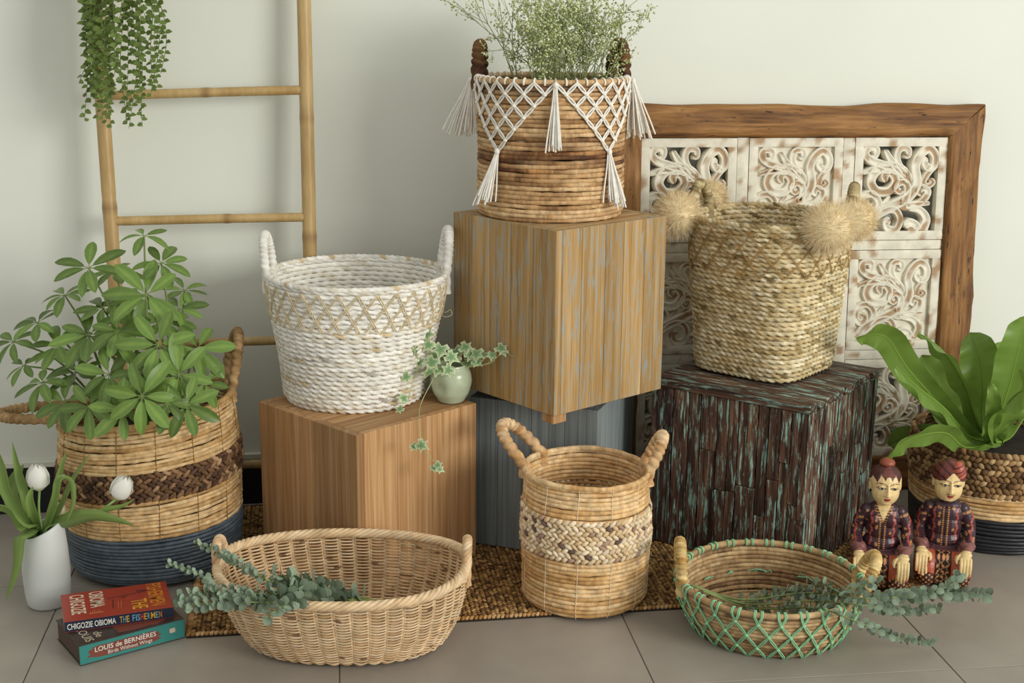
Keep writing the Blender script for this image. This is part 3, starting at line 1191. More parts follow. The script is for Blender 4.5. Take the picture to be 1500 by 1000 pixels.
def handle_path(S, th0, dth, height, lean, n=70, dip=.03, square=.75):
    A_, _, NA, _ = sframe(S, np.array([th0 - dth]), np.array([1.]))
    B_, _, NB, _ = sframe(S, np.array([th0 + dth]), np.array([1.]))
    A_, B_ = A_[0], B_[0]
    No = (A_ + B_) / 2 - np.array([*S.c, 0])
    No[2] = 0
    No = nrm(No)
    up = np.array([0, 0, math.cos(lean)]) + No * math.sin(lean)
    s = np.linspace(0, PI, n)
    base = A_ + (B_ - A_) * ((1 - np.cos(s)) / 2)[:, None]
    path = base + up * (height * np.sin(s) ** square)[:, None]
    k = 8
    d0 = np.linspace(-dip, 0, k, endpoint=False)
    pa = A_ + np.array([0, 0, 1]) * d0[:, None]
    pb = B_ + np.array([0, 0, 1]) * d0[::-1][:, None]
    return np.vstack([pa, path, pb])


def thread(g, S, ths, ts, rad, c, off, sides=5, n=24):
    ths, ts = np.array(ths, float), np.array(ts, float)
    k = np.linspace(0, len(ths) - 1, n)
    a, b_ = np.interp(k, np.arange(len(ths)), ths), np.interp(k, np.arange(len(ts)), ts)
    P, Tn, N, U = sframe(S, a, b_)
    g.tube(P + N * off, rad, sides, c=c, up=N)


PAL_RAFFIA = [hexc(x) for x in ('#9F7C4E', '#B8935F', '#C9A877', '#D8BC8E', '#AD8658')]
PAL_DARKBRAID = [hexc(x) for x in ('#6E5138', '#8B6A4C', '#4C3626', '#A98A68', '#5B4233')]

# --- big basket on the left (raffia, dark plait, raffia, blue-grey)
r = np.random.default_rng(101)
S_BIG = surf(-.962, 3.455, FZ, .432, [(0, .205), (.06, .222), (.25, .232), (.6, .236), (.85, .226), (1, .220)], tilt=(.125, 0), wob=.012, seed=4)
big = thing('banded_basket', (-.962, 3.455, FZ), 'tall woven basket with blue-grey bottom and dark plaited band holding the umbrella plant', 'basket')
NB = 42
tsb = (np.arange(NB) + .5) / NB
band = lambda a, b_: tsb[(tsb >= a) & (tsb < b_)]
g = Geo()
blue = [hexc(x) for x in ('#37414A', '#48545E', '#5A6670', '#3F4952')]
t_ = band(0, .31); coils(g, S_BIG, t_, .0051, 220, 8, coil_col(len(t_), 220, blue, r, 20, .4), r, .16, 70)
disc_base(g, S_BIG, .004, hexc('#3E4C59'), r)
obj('painted_base', g, M['painted_fiber'], big, label='blue-grey painted coils')
g = Geo()
t_ = band(.31, .555); coils(g, S_BIG, t_, .0051, 220, 8, coil_col(len(t_), 220, PAL_RAFFIA, r, 16, .4), r, .28, 80)
t_ = band(.715, 1.01); coils(g, S_BIG, t_, .0051, 220, 8, coil_col(len(t_), 220, PAL_RAFFIA, r, 16, .4), r, .28, 80)
rim_t = np.array([1.0]); coils(g, S_BIG, rim_t, .0075, 200, 8, coil_col(1, 200, PAL_RAFFIA, r), r, .15, 60)
for a in np.linspace(0, TAU, 15, endpoint=False):
    for lo, hi in ((.31, .55), (.72, .99)):
        thread(g, S_BIG, [a, a + .01], [lo, hi], .0011, hexc('#8A6B42'), .0048)
obj('raffia_wall', g, M['fiber'], big)
g = Geo()
coils(g, S_BIG, band(.555, .715), .0035, 120, 6, coil_col(len(band(.555, .715)), 120, PAL_DARKBRAID[:3], r), r)
braid(g, S_BIG, .555, .715, 6, 74, PAL_DARKBRAID, [.3, .25, .2, .1, .15], r, .0065, .003)
obj('plaited_band', g, M['fiber'], big, kind='stuff')
cH1, cH2 = hexc('#A07E52'), hexc('#C4A274')
for th0, hh, lean, dth in ((PI - .02, .185, 1.62, .30), (.42, .15, .22, .26)):
    g = Geo(); g.wrap_tube(handle_path(S_BIG, th0, dth, hh, lean, 110), .0125, 24, cH1 * .8, cH2, 10, .34)
    obj('handle', g, M['fiber'], big)

# --- centre basket
r = np.random.default_rng(103)
S_CEN = surf(.190, 3.237, FZ, .337, [(0, .146), (.05, .156), (.3, .156), (.5, .160), (.75, .158), (.93, .152), (1, .156)], wob=.010, seed=9, tilt=(-.02, 0))
cen = thing('plaited_basket', (.190, 3.237, FZ), 'round tan woven basket with pale plaited middle band and two loop handles', 'basket')
NB = 30
tsb = (np.arange(NB) + .5) / NB
PAL_CEN = [hexc(x) for x in ('#A9804F', '#C39A63', '#D7B27E', '#E2C496', '#BC9058')]
g = Geo()
for lo, hi in ((0, .44), (.755, 1.01)):
    t_ = band(lo, hi)
    coils(g, S_CEN, t_, .0055, 220, 8, coil_col(len(t_), 220, PAL_CEN, r, 18, .35), r, .2, 60)
coils(g, S_CEN, rim_t, .0068, 200, 8, coil_col(1, 200, PAL_CEN[1:], r), r, .15, 50)
disc_base(g, S_CEN, .005, hexc('#A9804F'), r)
for a in np.linspace(-1.75, TAU - 1.75, 12, endpoint=False):
    for lo, hi in ((.0, .43), (.77, 1.0)):
        thread(g, S_CEN, [a, a + .02], [lo, hi], .0009, hexc('#E7D9BD'), .0052)
obj('coiled_wall', g, M['fiber'], cen)
g = Geo()
t_ = band(.44, .755)
coils(g, S_CEN, t_, .0040, 120, 6, coil_col(len(t_), 120, PAL_CEN[:3], r), r)
PALB = [hexc(x) for x in ('#DCC7A4', '#CDB48C', '#E8D8BA', '#A98C7A', '#6E5A50')]
braid(g, S_CEN, .44, .755, 9, 62, PALB, [.36, .24, .28, .08, .04], r, .0062, .0035)
obj('plaited_band', g, M['fiber_soft'], cen, kind='stuff')
for th0, hh, lean, dth in ((PI - .42, .118, .80, .36), (.05, .095, .42, .24)):
    g = Geo(); g.wrap_tube(handle_path(S_CEN, th0, dth, hh, lean, 110), .0135, 17, hexc('#B98E5C'), hexc('#E6CBA2'), 10, .32)
    obj('handle', g, M['fiber'], cen)

# --- white rope basket on the teak cube
r = np.random.default_rng(105)
S_WHT = surf(-.425, 3.545, HT + .001, .335, [(0, .175), (.05, .186), (.3, .198), (.65, .218), (.9, .232), (1, .236)], wob=.010, seed=12, drift=(.012, 0))
wht = thing('white_basket', (-.425, 3.545, HT + .001), 'white painted rope basket with zigzag raffia stitching, standing on the teak cube', 'basket')
NB = 26
tsb = (np.arange(NB) + .5) / NB
PALW = [hexc(x) for x in ('#E9E6DC', '#DDD6C4', '#CDB892', '#A8A198', '#EFEDE5')]
g = Geo()
t_ = band(0, .66); ropes(g, S_WHT, t_, .0070, 560, 8, PALW, [.52, .24, .045, .015, .18], r, 46, 2, .52, alt=False)
disc_base(g, S_WHT, .005, PALW[1], r)
t_ = band(.66, 1.01); ropes(g, S_WHT, t_, .0068, 560, 8, PALW, [.68, .11, 0, 0, .21], r, 46, 2, .44, alt=False)
ropes(g, S_WHT, rim_t, .0072, 500, 8, PALW, [.6, .18, .10, 0, .12], r, 90, 2, .25)
obj('rope_wall', g, M['fiber_soft'], wht)
g = Geo()
straw = hexc('#DDCBA2')
NZ = 30
for k in range(NZ):
    a0, a1, a2 = (k - .5) / NZ * TAU, k / NZ * TAU, (k + 1.1) / NZ * TAU
    for d in (-.012, .012):
        thread(g, S_WHT, [a0 + d, a2 + d], [.67, .965], .0011, straw, .0075, n=14)
        thread(g, S_WHT, [a1 + .2 / NZ * TAU + d, a0 - .4 / NZ * TAU + d], [.67, .965], .0011, straw, .0078, n=14)
ropes(g, S_WHT, np.array([.665]), .0045, 300, 6, [straw, straw * .9], [.6, .4], r, 60, 2, .25)
obj('zigzag_stitching', g, M['fiber'], wht, label='straw-coloured raffia zigzag', kind='stuff')
for th0, hh, lean, dth in ((PI - .05, .098, .10, .17), (.17, .112, .12, .24)):
    g = Geo(); g.wrap_tube(handle_path(S_WHT, th0, dth, hh, lean, 110, dip=.05), .0115, 24, hexc('#DAD6CC'), hexc('#F0EEE6'), 10, .22)
    obj('handle', g, M['fiber_soft'], wht)
g = Geo()
lp = S_WHT(np.array([.05]), np.array([.72]))[0]
g.tube(smooth_path([lp, lp + (.012, -.01, -.012), lp + (.026, -.012, -.004), lp + (.030, -.012, -.018), lp + (.014, -.012, -.024), lp + (.004, -.01, -.02)], 30), .0009, 5, c=straw)
g.tube(smooth_path([lp + (0, 0, .075), lp + (.008, -.004, .05), lp + (.006, -.004, .02), lp], 20), .0009, 5, c=straw)
obj('loose_thread', g, M['fiber'], wht)

# --- banana-leaf basket with macrame on the reclaimed cube
r = np.random.default_rng(107)
S_MAC = surf(.098, 3.615, UZ1 + .001, .352, [(0, .183), (.05, .190), (.5, .190), (.9, .194), (1, .197)], wob=.006, seed=15)
mac = thing('macrame_basket', (.098, 3.615, UZ1 + .001), 'banana-leaf basket with white macrame net and tassels, atop the stacked plank cube', 'basket')
NB = 31
tsb = (np.arange(NB) + .5) / NB
LT = [hexc(x) for x in ('#6E4F33', '#9C774F', '#BF9A6C', '#D6B88C', '#AD875B')]
DK = [hexc(x) for x in ('#3B2419', '#5B3A26', '#7A5233', '#B98A57', '#4B2E20')]
g = Geo()
colm = coil_col(NB, 240, LT, r, 16, .4)
cold = coil_col(NB, 240, DK, r, 22, .3)
wdk = np.exp(-((tsb - .46) / .10) ** 2) * .9 + np.exp(-((tsb - .94) / .05) ** 2) * .9 + np.exp(-((tsb - .36) / .05) ** 2) * .5
for i in range(NB):
    kk = np.clip(wdk[i] * (pnoise(240, 14, r) * 1.5), 0, 1)[:, None]
    colm[i] = colm[i] * (1 - kk) + cold[i] * kk
coils(g, S_MAC, tsb, .0055, 240, 8, colm, r, .2, 70)
coils(g, S_MAC, rim_t, .0068, 240, 8, coil_col(1, 240, LT, r), r, .15, 60)
disc_base(g, S_MAC, .005, hexc('#5B3A26'), r)
obj('coiled_wall', g, M['fiber'], mac)
for th0, hh, lean, dth in ((PI - .16, .082, -.02, .20), (.40, .088, .02, .20)):
    g = Geo(); g.wrap_tube(handle_path(S_MAC, th0, dth, hh, lean, 120, dip=.03), .0150, 14, hexc('#3A2218'), hexc('#8F683E'), 10, .32)
    obj('handle', g, M['fiber'], mac)
CORD = hexc('#EAE6DB')
D_T = .50        # depth of each net point, in wall heights
HALF = PI / 4


def tassel(root, p0, dirn, L, n, spread, r, rad=.0022, neck=True):
    g = Geo()
    p0 = np.array(p0)
    dirn = nrm(np.array(dirn, float))
    for k in range(n):
        o_ = r.normal(0, 1, 3) * np.array([1, .45, .15])
        l = L * r.uniform(.86, 1.06)
        q = [p0 + o_ * .0015, p0 + dirn * l * .3 + o_ * spread * .35, p0 + dirn * l * .7 + o_ * spread * .75, p0 + dirn * l + o_ * spread]
        g.tube(smooth_path(q, 9), rad, 5, c=CORD * r.uniform(.9, 1.04))
    if neck:
        v_, q_, t_ = SPH_HI
        g.inst(v_, q_, t_, np.array([np.eye(3) * np.array([.007, .007, .009])]), p0[None], CORD)
    return obj('tassel', g, M['fiber_soft'], root)


for q in range(4):
    a_c = -PI / 2 - HALF + .02 + q * PI / 2
    g = Geo()
    NL = 7
    nodes = []
    for k in range(NL):
        a_i = -HALF + 2 * HALF * k / (NL - 1)
        for sg in (1, -1):
            zend = D_T * (HALF - a_i * sg) / (2 * HALF)
            if zend < .02:
                continue
            steps = max(2, int(round(zend / D_T * (NL - 1) * 2)) * 6)
            s = np.linspace(0, 1, steps)
            aa = a_i + sg * HALF * (s * zend) / D_T
            tt = 1.0 - s * zend
            wv = np.abs(np.sin(s * zend / D_T * (NL - 1) * PI)) * .017 + .005
            for d in (-1, 1):
                P, Tn, N, U = sframe(S_MAC, a_c + aa + d * wv, tt)
                g.tube(P + N * .0088, .0025, 5, c=CORD, up=N)
    for i in range(NL):
        for j in range(NL):
            # crossing of right-going cord i and left-going cord j (j > i)
            if j <= i:
                continue
            ai, aj = -HALF + 2 * HALF * i / (NL - 1), -HALF + 2 * HALF * j / (NL - 1)
            z = D_T * (aj - ai) / (2 * HALF)
            nodes.append((a_c + (ai + aj) / 2, 1 - z))
    nodes = np.array(nodes)
    P, Tn, N, U = sframe(S_MAC, nodes[:, 0], nodes[:, 1])
    Mx = np.stack([Tn * .0062, U * .0050, N * .0046], -1)
    g.inst(*SPH, Mx, P + N * .0105, CORD)
    # loops over the rim
    for k in range(NL * 2 - 1):
        a = a_c - HALF + 2 * HALF * k / (NL * 2 - 2)
        P, Tn, N, U = sframe(S_MAC, np.array([a]), np.array([.999]))
        an = np.linspace(-.6, PI + .2, 10)[:, None]
        g.tube(P[0] + N[0] * np.cos(an) * .0088 + np.array([0, 0, 1]) * np.sin(an) * .0095, .0026, 5, c=CORD)
    obj('macrame_net', g, M['fiber_soft'], mac, label='white knotted macrame net', kind='stuff')
    P, Tn, N, U = sframe(S_MAC, np.array([a_c]), np.array([1 - D_T]))
    sw = {0: (-.20, -.02), 1: (.10, -.03)}.get(q, (0, 0))
    tassel(mac, P[0] + N[0] * .012, np.array([sw[0], sw[1] - .02, -1]) + N[0] * .10, .135, 30, .014, r)
    P, Tn, N, U = sframe(S_MAC, np.array([a_c + HALF]), np.array([.985]))
    tassel(mac, P[0] + N[0] * .013, np.array([.0, 0, -1]) + N[0] * .07, .155 if q == 0 else .14, 26, .010, r)
    P, Tn, N, U = sframe(S_MAC, np.array([a_c + HALF - .06]), np.array([.985]))
    if q in (1, 3):
        tassel(mac, P[0] + N[0] * .016, np.array([.0, 0, -1]) + N[0] * .22, .145, 22, .016, r)

# --- seagrass basket with pompoms on the weathered cube
r = np.random.default_rng(109)
S_POM = surf(.712, 3.725, HD + .005, .425, [(0, .152), (.06, .160), (.5, .180), (.85, .198), (1, .205)], rot=-.71, n=(4.6, 2.5), wob=.008, seed=21)
pom = thing('pompom_basket', (.712, 3.725, HD + .005), 'square-bottomed seagrass basket with cream pompoms on its handles, on the weathered cube', 'basket')
NB = 32
tsb = (np.arange(NB) + .5) / NB
PALS = [hexc(x) for x in ('#CDBB92', '#BBA577', '#DCCFAD', '#9A8559', '#7A6642')]
g = Geo()
ropes(g, S_POM, tsb, .0070, 600, 8, PALS, [.50, .24, .18, .06, .02], r, 54, 2, .50, alt=False)
ropes(g, S_POM, rim_t, .0070, 560, 8, PALS, [.46, .24, .14, .12, .04], r, 90, 2, .3)
disc_base(g, S_POM, .005, PALS[1], r)
obj('rope_wall', g, M['fiber'], pom)
g = Geo()
NZ = 22
for k in range(NZ):
    a0 = k / NZ * TAU
    wv = TAU / NZ
    for d in (-.01, .01):
        thread(g, S_POM, [a0 + d, a0 + wv * 1.6 + d], [.68, .97], .0009, hexc('#B08E58'), .0072, n=14)
        thread(g, S_POM, [a0 + d, a0 - wv * 1.6 + d], [.68, .97], .0009, hexc('#B08E58'), .0075, n=14)
obj('raffia_stitching', g, M['fiber'], pom, kind='stuff')
for th0, hh, lean, dth in ((PI + .22, .075, .10, .22), (.62, .085, .10, .20)):
    g = Geo()
    hp = handle_path(S_POM, th0, dth, hh, lean, 110, dip=.04)
    g.wrap_tube(hp, .0135, 22, hexc('#8A7750'), hexc('#D2C196'), 10, .25, 2)
    obj('handle', g, M['fiber'], pom)


def pompom(root, c, rad, seed):
    r = np.random.default_rng(seed)
    n = 11000
    d = nrm(r.normal(0, 1, (n, 3)))
    L = rad * r.uniform(.88, 1.02, n)
    bend = r.normal(0, .14, (n, 3)) * rad
    p0 = d * rad * .25
    p1 = d * (L * .65)[:, None] + bend * .3
    p2 = d * L[:, None] + bend
    wd = nrm(np.cross(d, r.normal(0, 1, (n, 3)))) * .00055
    V = np.stack([p0 - wd, p0 + wd, p1 - wd, p1 + wd, p2], 1) + np.asarray(c)
    k = np.arange(n)[:, None] * 5
    g = Geo()
    pal = np.array([hexc('#EBDBB4'), hexc('#F3E8CC'), hexc('#DDC294'), hexc('#D0AC78')])
    col = pal[r.choice(4, n, p=[.4, .35, .18, .07])]
    g.add(V.reshape(-1, 3), k + np.array([0, 1, 3, 2]), k + np.array([2, 3, 4]), np.repeat(col, 5, 0))
    v_, q_, t_ = SPH_HI
    g.inst(v_, q_, t_, np.array([np.eye(3) * rad * .80]), np.asarray(c)[None], pal[0])
    obj('pompom', g, M['fiber_soft'], root, label='fluffy cream raffia pompom', kind='stuff')


pompom(pom, aty(992, 314, 3.70), .068, 1)
pompom(pom, aty(1040, 290, 3.93), .055, 2)
pompom(pom, aty(1214, 334, 3.50), .072, 3)
pompom(pom, aty(1252, 322, 3.66), .064, 4)

# --- low green-netted basket
r = np.random.default_rng(111)
S_GRN = surf(.632, 3.085, .001, .128, [(0, .172), (.08, .184), (.5, .208), (1, .222)], wob=.008, seed=25, drift=(0, -.012))
grn = thing('green_net_basket', (.632, 3.085, .001), 'low round basket wrapped in a mint green knotted net, with eucalyptus inside', 'basket')
NB = 12
tsb = (np.arange(NB) + .5) / NB
PALG = [hexc(x) for x in ('#5F4630', '#87694A', '#A98B62', '#C4A97E', '#6F5439')]
g = Geo()
coils(g, S_GRN, tsb, .0054, 200, 8, coil_col(NB, 200, PALG, r, 20, .4), r, .2, 60)
coils(g, S_GRN, rim_t, .0068, 200, 8, coil_col(1, 200, PALG[1:4], r), r, .12, 60)
c0 = np.array([*S_GRN.c, 0.001])
ks = np.linspace(.97, .05, 17)
th = np.linspace(0, TAU, 120, endpoint=False)
for i, k in enumerate(ks):
    ring = c0 + (S_GRN(th, np.zeros(120)) - c0) * k
    ring[:, 2] = .0065
    g.tube(ring, .0055, 7, True, coil_col(1, 120, PALG, r, 14, .4)[0], up=np.tile([0, 0, 1.0], (120, 1)))
obj('coiled_wall', g, M['fiber'], grn)
for th0, hh, lean, dth in ((PI - .05, .082, .05, .24), (-.12, .075, .42, .24)):
    g = Geo(); g.wrap_tube(handle_path(S_GRN, th0, dth, hh, lean, 110), .0125, 24, hexc('#AB8444'), hexc('#E4CC92'), 10, .34)
    obj('handle', g, M['fiber'], grn)
MINT = hexc('#8FC79B')
g = Geo()
NC = 27
K = 3
for k in range(NC):
    for sg in (1, -1):
        s = np.linspace(0, 1, K * 12)
        a = k / NC * TAU + sg * TAU / NC * K * .5 * s
        tt = .84 - .82 * s
        wv = np.abs(np.sin(s * K * PI)) * .009 + .004
        for d in (-1, 1):
            P, Tn, N, U = sframe(S_GRN, a + d * wv, tt)
            g.tube(P + N * .0085, .0016, 5, c=MINT, up=N)
    for j in range(K + 1):
        P, Tn, N, U = sframe(S_GRN, np.array([(k + .5 * (j % 2)) / NC * TAU]), np.array([.84 - .82 * j / K]))
        g.inst(*SPH, np.stack([Tn * .0050, U * .0046, N * .0040], -1), P + N * .0098, MINT)
    for d in (-.035, .035):
        a = k / NC * TAU + d
        P, Tn, N, U = sframe(S_GRN, np.array([a]), np.array([.999]))
        P2, _, N2, _ = sframe(S_GRN, np.array([k / NC * TAU]), np.array([.84]))
        an = np.linspace(0, PI + .9, 10)[:, None]
        arc = P[0] + N[0] * np.cos(an) * .0088 + np.array([0, 0, 1]) * np.sin(an) * .0092
        for w_ in (-.0016, .0016):
            g.tube(np.vstack([P2[0] + N2[0] * .0085 + Tn[0] * w_, arc + Tn[0] * w_]), .0016, 5, c=MINT)
# knots where the cords are tied through on the inside
for k in range(NC // 2):
    a = k / NC * 2 * TAU
    P, Tn, N, U = sframe(S_GRN, np.array([a]), np.array([.42]))
    for q in range(4):
        e = r.normal(0, 1, 2)
        g.tube(np.array([P[0] - N[0] * .008, P[0] - N[0] * .014 + Tn[0] * e[0] * .014 + U[0] * abs(e[1]) * .006, P[0] - N[0] * .010 + Tn[0] * e[0] * .024 - U[0] * .002]), .0016, 5, c=MINT)
obj('mint_net', g, M['fiber_soft'], grn, label='mint green knotted cord net', kind='stuff')

# --- right basket with the fern
r = np.random.default_rng(113)
S_RGT = surf(1.395, 3.735, .001, .300, [(0, .205), (.1, .220), (.5, .230), (1, .226)], wob=.006, seed=29)
rgt = thing('striped_basket', (1.395, 3.735, .001), 'brown plaited basket with natural stripe and black bottom holding the fern', 'basket')
NB = 26
tsb = (np.arange(NB) + .5) / NB
g = Geo()
t_ = band(0, .33); coils(g, S_RGT, t_, .0056, 160, 8, coil_col(len(t_), 160, [hexc('#14161A'), hexc('#1E2025'), hexc('#0E0F12')], r), r, .2, 50)
disc_base(g, S_RGT, .004, hexc('#14161A'), r)
obj('black_base', g, M['painted_fiber'], rgt, label='glossy black painted coils')
g = Geo()
t_ = band(.33, .56); coils(g, S_RGT, t_, .0056, 160, 8, coil_col(len(t_), 160, PAL_CEN, r), r, .2, 50)
obj('natural_stripe', g, M['fiber'], rgt, label='natural straw stripe')
g = Geo()
t_ = band(.56, 1.0); coils(g, S_RGT, t_, .0040, 120, 6, coil_col(len(t_), 120, PAL_DARKBRAID[:3], r), r)
PALR = [hexc(x) for x in ('#8A6A44', '#A3835A', '#6A4E32', '#B99A6F', '#5A412B')]
braid(g, S_RGT, .56, 1.0, 8, 84, PALR, [.3, .28, .2, .12, .1], r, .0075, .003)
obj('plaited_band', g, M['fiber'], rgt, kind='stuff')

# --- oval wicker basket
r = np.random.default_rng(115)
WBX, WBY, WZ = -.385, 2.995, .0095
S_WIC = surf(WBX, WBY, WZ, .178, [(0, .74), (.06, .81), (.35, .91), (.7, .975), (1, 1.0)], ax=.290, ay=.208, n=(2.4, 2.3),
             rim=lambda th: 1 + .10 * np.cos(th) ** 4 + .03 * np.clip(np.sin(th), 0, 1), drift=(-.006, -.028), seed=31)
wic = thing('wicker_basket', (WBX, WBY, WZ), 'large oval pale rattan wicker basket with braided rim on the rug edge', 'basket')
NS = 46
NR = 44
nu = NS * 8
th = np.linspace(0, TAU, nu, endpoint=False)
ts = (np.arange(NR) + .5) / NR * .985
P, Tn, N, U = sframe(S_WIC, th[None], ts[:, None])
sg = np.where(np.arange(NR) % 2 == 0, 1, -1)[:, None]
inout = np.cos(th[None] * NS / 2 * 2 / 2) * sg * .0042
Q0 = P + N * inout[..., None]
v = np.linspace(0, TAU, 6, endpoint=False)
Q = Q0[:, :, None] + (N[:, :, None] * np.cos(v)[None, None, :, None] + U[:, :, None] * np.sin(v)[None, None, :, None]) * .0021
PALK = [hexc(x) for x in ('#B9956A', '#C9A77D', '#D6B990', '#E0C8A4', '#A67F58')]
colw = coil_col(NR, nu, PALK, r, 30, .35, .05)
dkm = r.random((NR, NS * 2)) < .018
colw = np.where(np.repeat(dkm, 4, 1)[..., None], hexc('#7B5A44'), colw)
g = Geo()
g.grid(Q, True, True, colw[:, :, None])
obj('woven_wall', g, M['rattan'], wic, kind='stuff')
g = Geo()
for k in range(NS):
    for d in (-.010, .010):
        thread(g, S_WIC, [(k + .5) / NS * TAU + d] * 2, [0.0, .99], .0022, PALK[2] * r.uniform(.85, 1.05), 0.0, 6, 12)
obj('stakes', g, M['rattan'], wic, kind='stuff')
g = Geo()
E_ = S_WIC(th, np.zeros(nu))
c0 = np.array([WBX, WBY, WZ])
ks = np.linspace(1, .05, 46)
for i, k in enumerate(ks):
    ring = c0 + (E_[::4] - c0) * k
    ring[:, 2] = WZ + .004 + .002 * np.cos(np.arange(len(ring)) * PI / 2 + (i % 2) * PI)
    g.tube(ring, .0024, 5, True, PALK[i % 4], up=np.tile([0, 0, 1.0], (len(ring), 1)))
obj('woven_floor', g, M['rattan'], wic, kind='stuff')
g = Geo()
nr_ = 520
thr = np.linspace(0, TAU, nr_, endpoint=False)
Pr, Tr, Nr, Ur = sframe(S_WIC, thr, np.full(nr_, 1.0))
for k in range(5):
    ph = thr * 21 + k * TAU / 5
    ctr = Pr + (Nr * np.cos(ph)[:, None] + Ur * np.sin(ph)[:, None]) * .0072
    g.tube(ctr, .0052, 6, True, coil_col(1, nr_, PALK[1:4], r, 40, .3, .04)[0], up=Nr)
obj('braided_rim', g, M['rattan'], wic)
for th0, hh, lean, dth in ((PI - .02, .050, .06, .17), (.06, .052, .06, .15)):
    hp = handle_path(S_WIC, th0, dth, hh, lean, 60, .05, .7)
    g = Geo()
    L_ = len(hp)
    t_, n_, b_ = frames(hp)
    for k in range(4):
        ph = np.linspace(0, TAU * 4, L_) + k * TAU / 4
        g.tube(hp + (n_ * np.cos(ph)[:, None] + b_ * np.sin(ph)[:, None]) * .0062, .0058, 6, c=PALK[1 + k % 3])
    obj('handle', g, M['rattan'], wic)


# ------------------------------------------------------------------ leaves and plants
def leaf_grid(L, W, prof, nl=10, nw=5, droop=.15, fold=.25, wave=0.0, wk=5, vein=None, edge=None, base=(1, 1, 1), seed=0):
    """flat leaf along +Y, face up +Z"""
    r = np.random.default_rng(seed)
    s = np.linspace(0, 1, nl)
    wv = np.interp(s, [p[0] for p in prof], [p[1] for p in prof]) * W / 2
    u = np.linspace(-1, 1, nw)
    X = wv[:, None] * u[None]
    Y = np.repeat((s * L)[:, None], nw, 1)
    Z = np.abs(X) * fold - droop * L * (s ** 2)[:, None]
    if wave:
        ph = r.uniform(0, TAU)
        Z = Z + wave * np.sin(s * wk * TAU + ph)[:, None] * (u ** 2)[None] * np.sign(u)[None] + wave * .7 * np.cos(s * wk * TAU * 1.3 + ph)[:, None] * (u ** 2)[None]
    P = np.stack([X, Y, Z], -1)
    c = np.broadcast_to(np.asarray(base, float), P.shape).copy()
    if vein is not None:
        c[:, nw // 2] = vein
    if edge is not None:
        c[:, 0] = c[:, -1] = edge
    return P, c


OVATE = [(0, .05), (.08, .35), (.3, .8), (.55, 1), (.8, .82), (.93, .45), (1, .05)]
ROUND = [(0, .10), (.08, .55), (.25, .9), (.5, 1), (.75, .9), (.92, .55), (1, .10)]
HEART = [(0, .35), (.08, .85), (.3, 1), (.6, .8), (.85, .42), (1, .04)]
STRAP = [(0, .28), (.15, .5), (.4, .9), (.65, 1), (.85, .8), (.95, .45), (1, .06)]


def leaf_mesh(name, mat, *a, **k):
    P, c = leaf_grid(*a, **k)
    g = Geo()
    g.grid(P, c=c)
    me = g.mesh(name)
    me.materials.append(mat)
    return me


def place(name, me, parent, pos, ydir, up, scale=1.0):
    o = bpy.data.objects.new(name, me)
    link(o, parent)
    m = basis(pos, ydir, up)
    m = Matrix.Translation(parent.location).inverted() @ m @ Matrix.Scale(scale, 4)
    o.matrix_local = m
    return o


def jit(v, a):
    return np.asarray(v, float) + rng.normal(0, a, 3)


# --- umbrella plant in the big basket
bc = np.array([-.962, 3.455, 0])
sche = thing('umbrella_plant', (-.962, 3.455, .30), 'bushy umbrella plant with glossy green leaflets growing from the banded basket', 'plant')
g = Geo()
n = 60
th = np.linspace(0, TAU, n, endpoint=False)
E_ = S_BIG(th, np.full(n, .80))
cc = np.append(bc[:2], E_[:, 2].mean() + .01)
P = cc + (E_ - cc)[None] * np.linspace(.97, .05, 6)[:, None, None]
g.grid(P, False, True)
obj('soil', g, M['soil'], sche)
LEAFS = [leaf_mesh('leaflet', M['schefflera'], .100, .040, OVATE, 12, 5, d, f, vein=(1.5, 1.35, 1.2), edge=(1.15, 1.1, .9), seed=i)
         for i, (d, f) in enumerate(((.12, .25), (.22, .3), (.05, .2), (.32, .35)))]
# (pixel u, v, depth, size, facing: 0 up .. 1 towards camera)
CL = [(211, 345, 3.42, .62, .3, 5), (236, 385, 3.40, .78, .5, 7), (130, 392, 3.40, .95, .55, 7), (168, 398, 3.52, .8, .3, 6), (215, 432, 3.33, 1.0, .8, 8),
      (183, 440, 3.50, .85, .3, 7), (262, 452, 3.44, .75, .5, 7), (270, 425, 3.50, .7, .4, 6), (95, 432, 3.50, .75, .3, 7), (55, 472, 3.46, .75, .4, 7),
      (20, 500, 3.50, .75, .4, 7), (85, 505, 3.42, .85, .4, 7), (130, 490, 3.36, .95, .5, 8), (172, 485, 3.30, .8, .6, 7), (232, 505, 3.24, 1.0, .8, 8),
      (290, 510, 3.34, .9, .6, 7), (262, 548, 3.22, .95, .7, 7), (205, 545, 3.24, .8, .7, 7), (160, 548, 3.26, .85, .6, 7), (62, 560, 3.36, .8, .3, 7),
      (95, 590, 3.30, .85, .4, 7), (130, 595, 3.24, .85, .6, 7), (208, 580, 3.14, .95, .8, 7), (180, 600, 3.16, .85, .7, 6), (245, 590, 3.15, .7, .7, 6),
      (272, 592, 3.16, .85, .7, 7), (112, 545, 3.42, .85, .3, 7), (150, 450, 3.44, .8, .4, 7), (240, 470, 3.42, .85, .4, 7), (190, 515, 3.40, .8, .4, 7),
      (300, 560, 3.30, .7, .6, 6), (35, 535, 3.44, .65, .3, 6), (145, 510, 3.45, .9, .3, 7), (225, 560, 3.36, .9, .4, 7)]
gs = Geo()
soil_z = cc[2]
green_st = hexc('#7F8F55')
forks = [np.array([-1.04, 3.46, soil_z]), np.array([-.95, 3.43, soil_z]), np.array([-.88, 3.47, soil_z])]
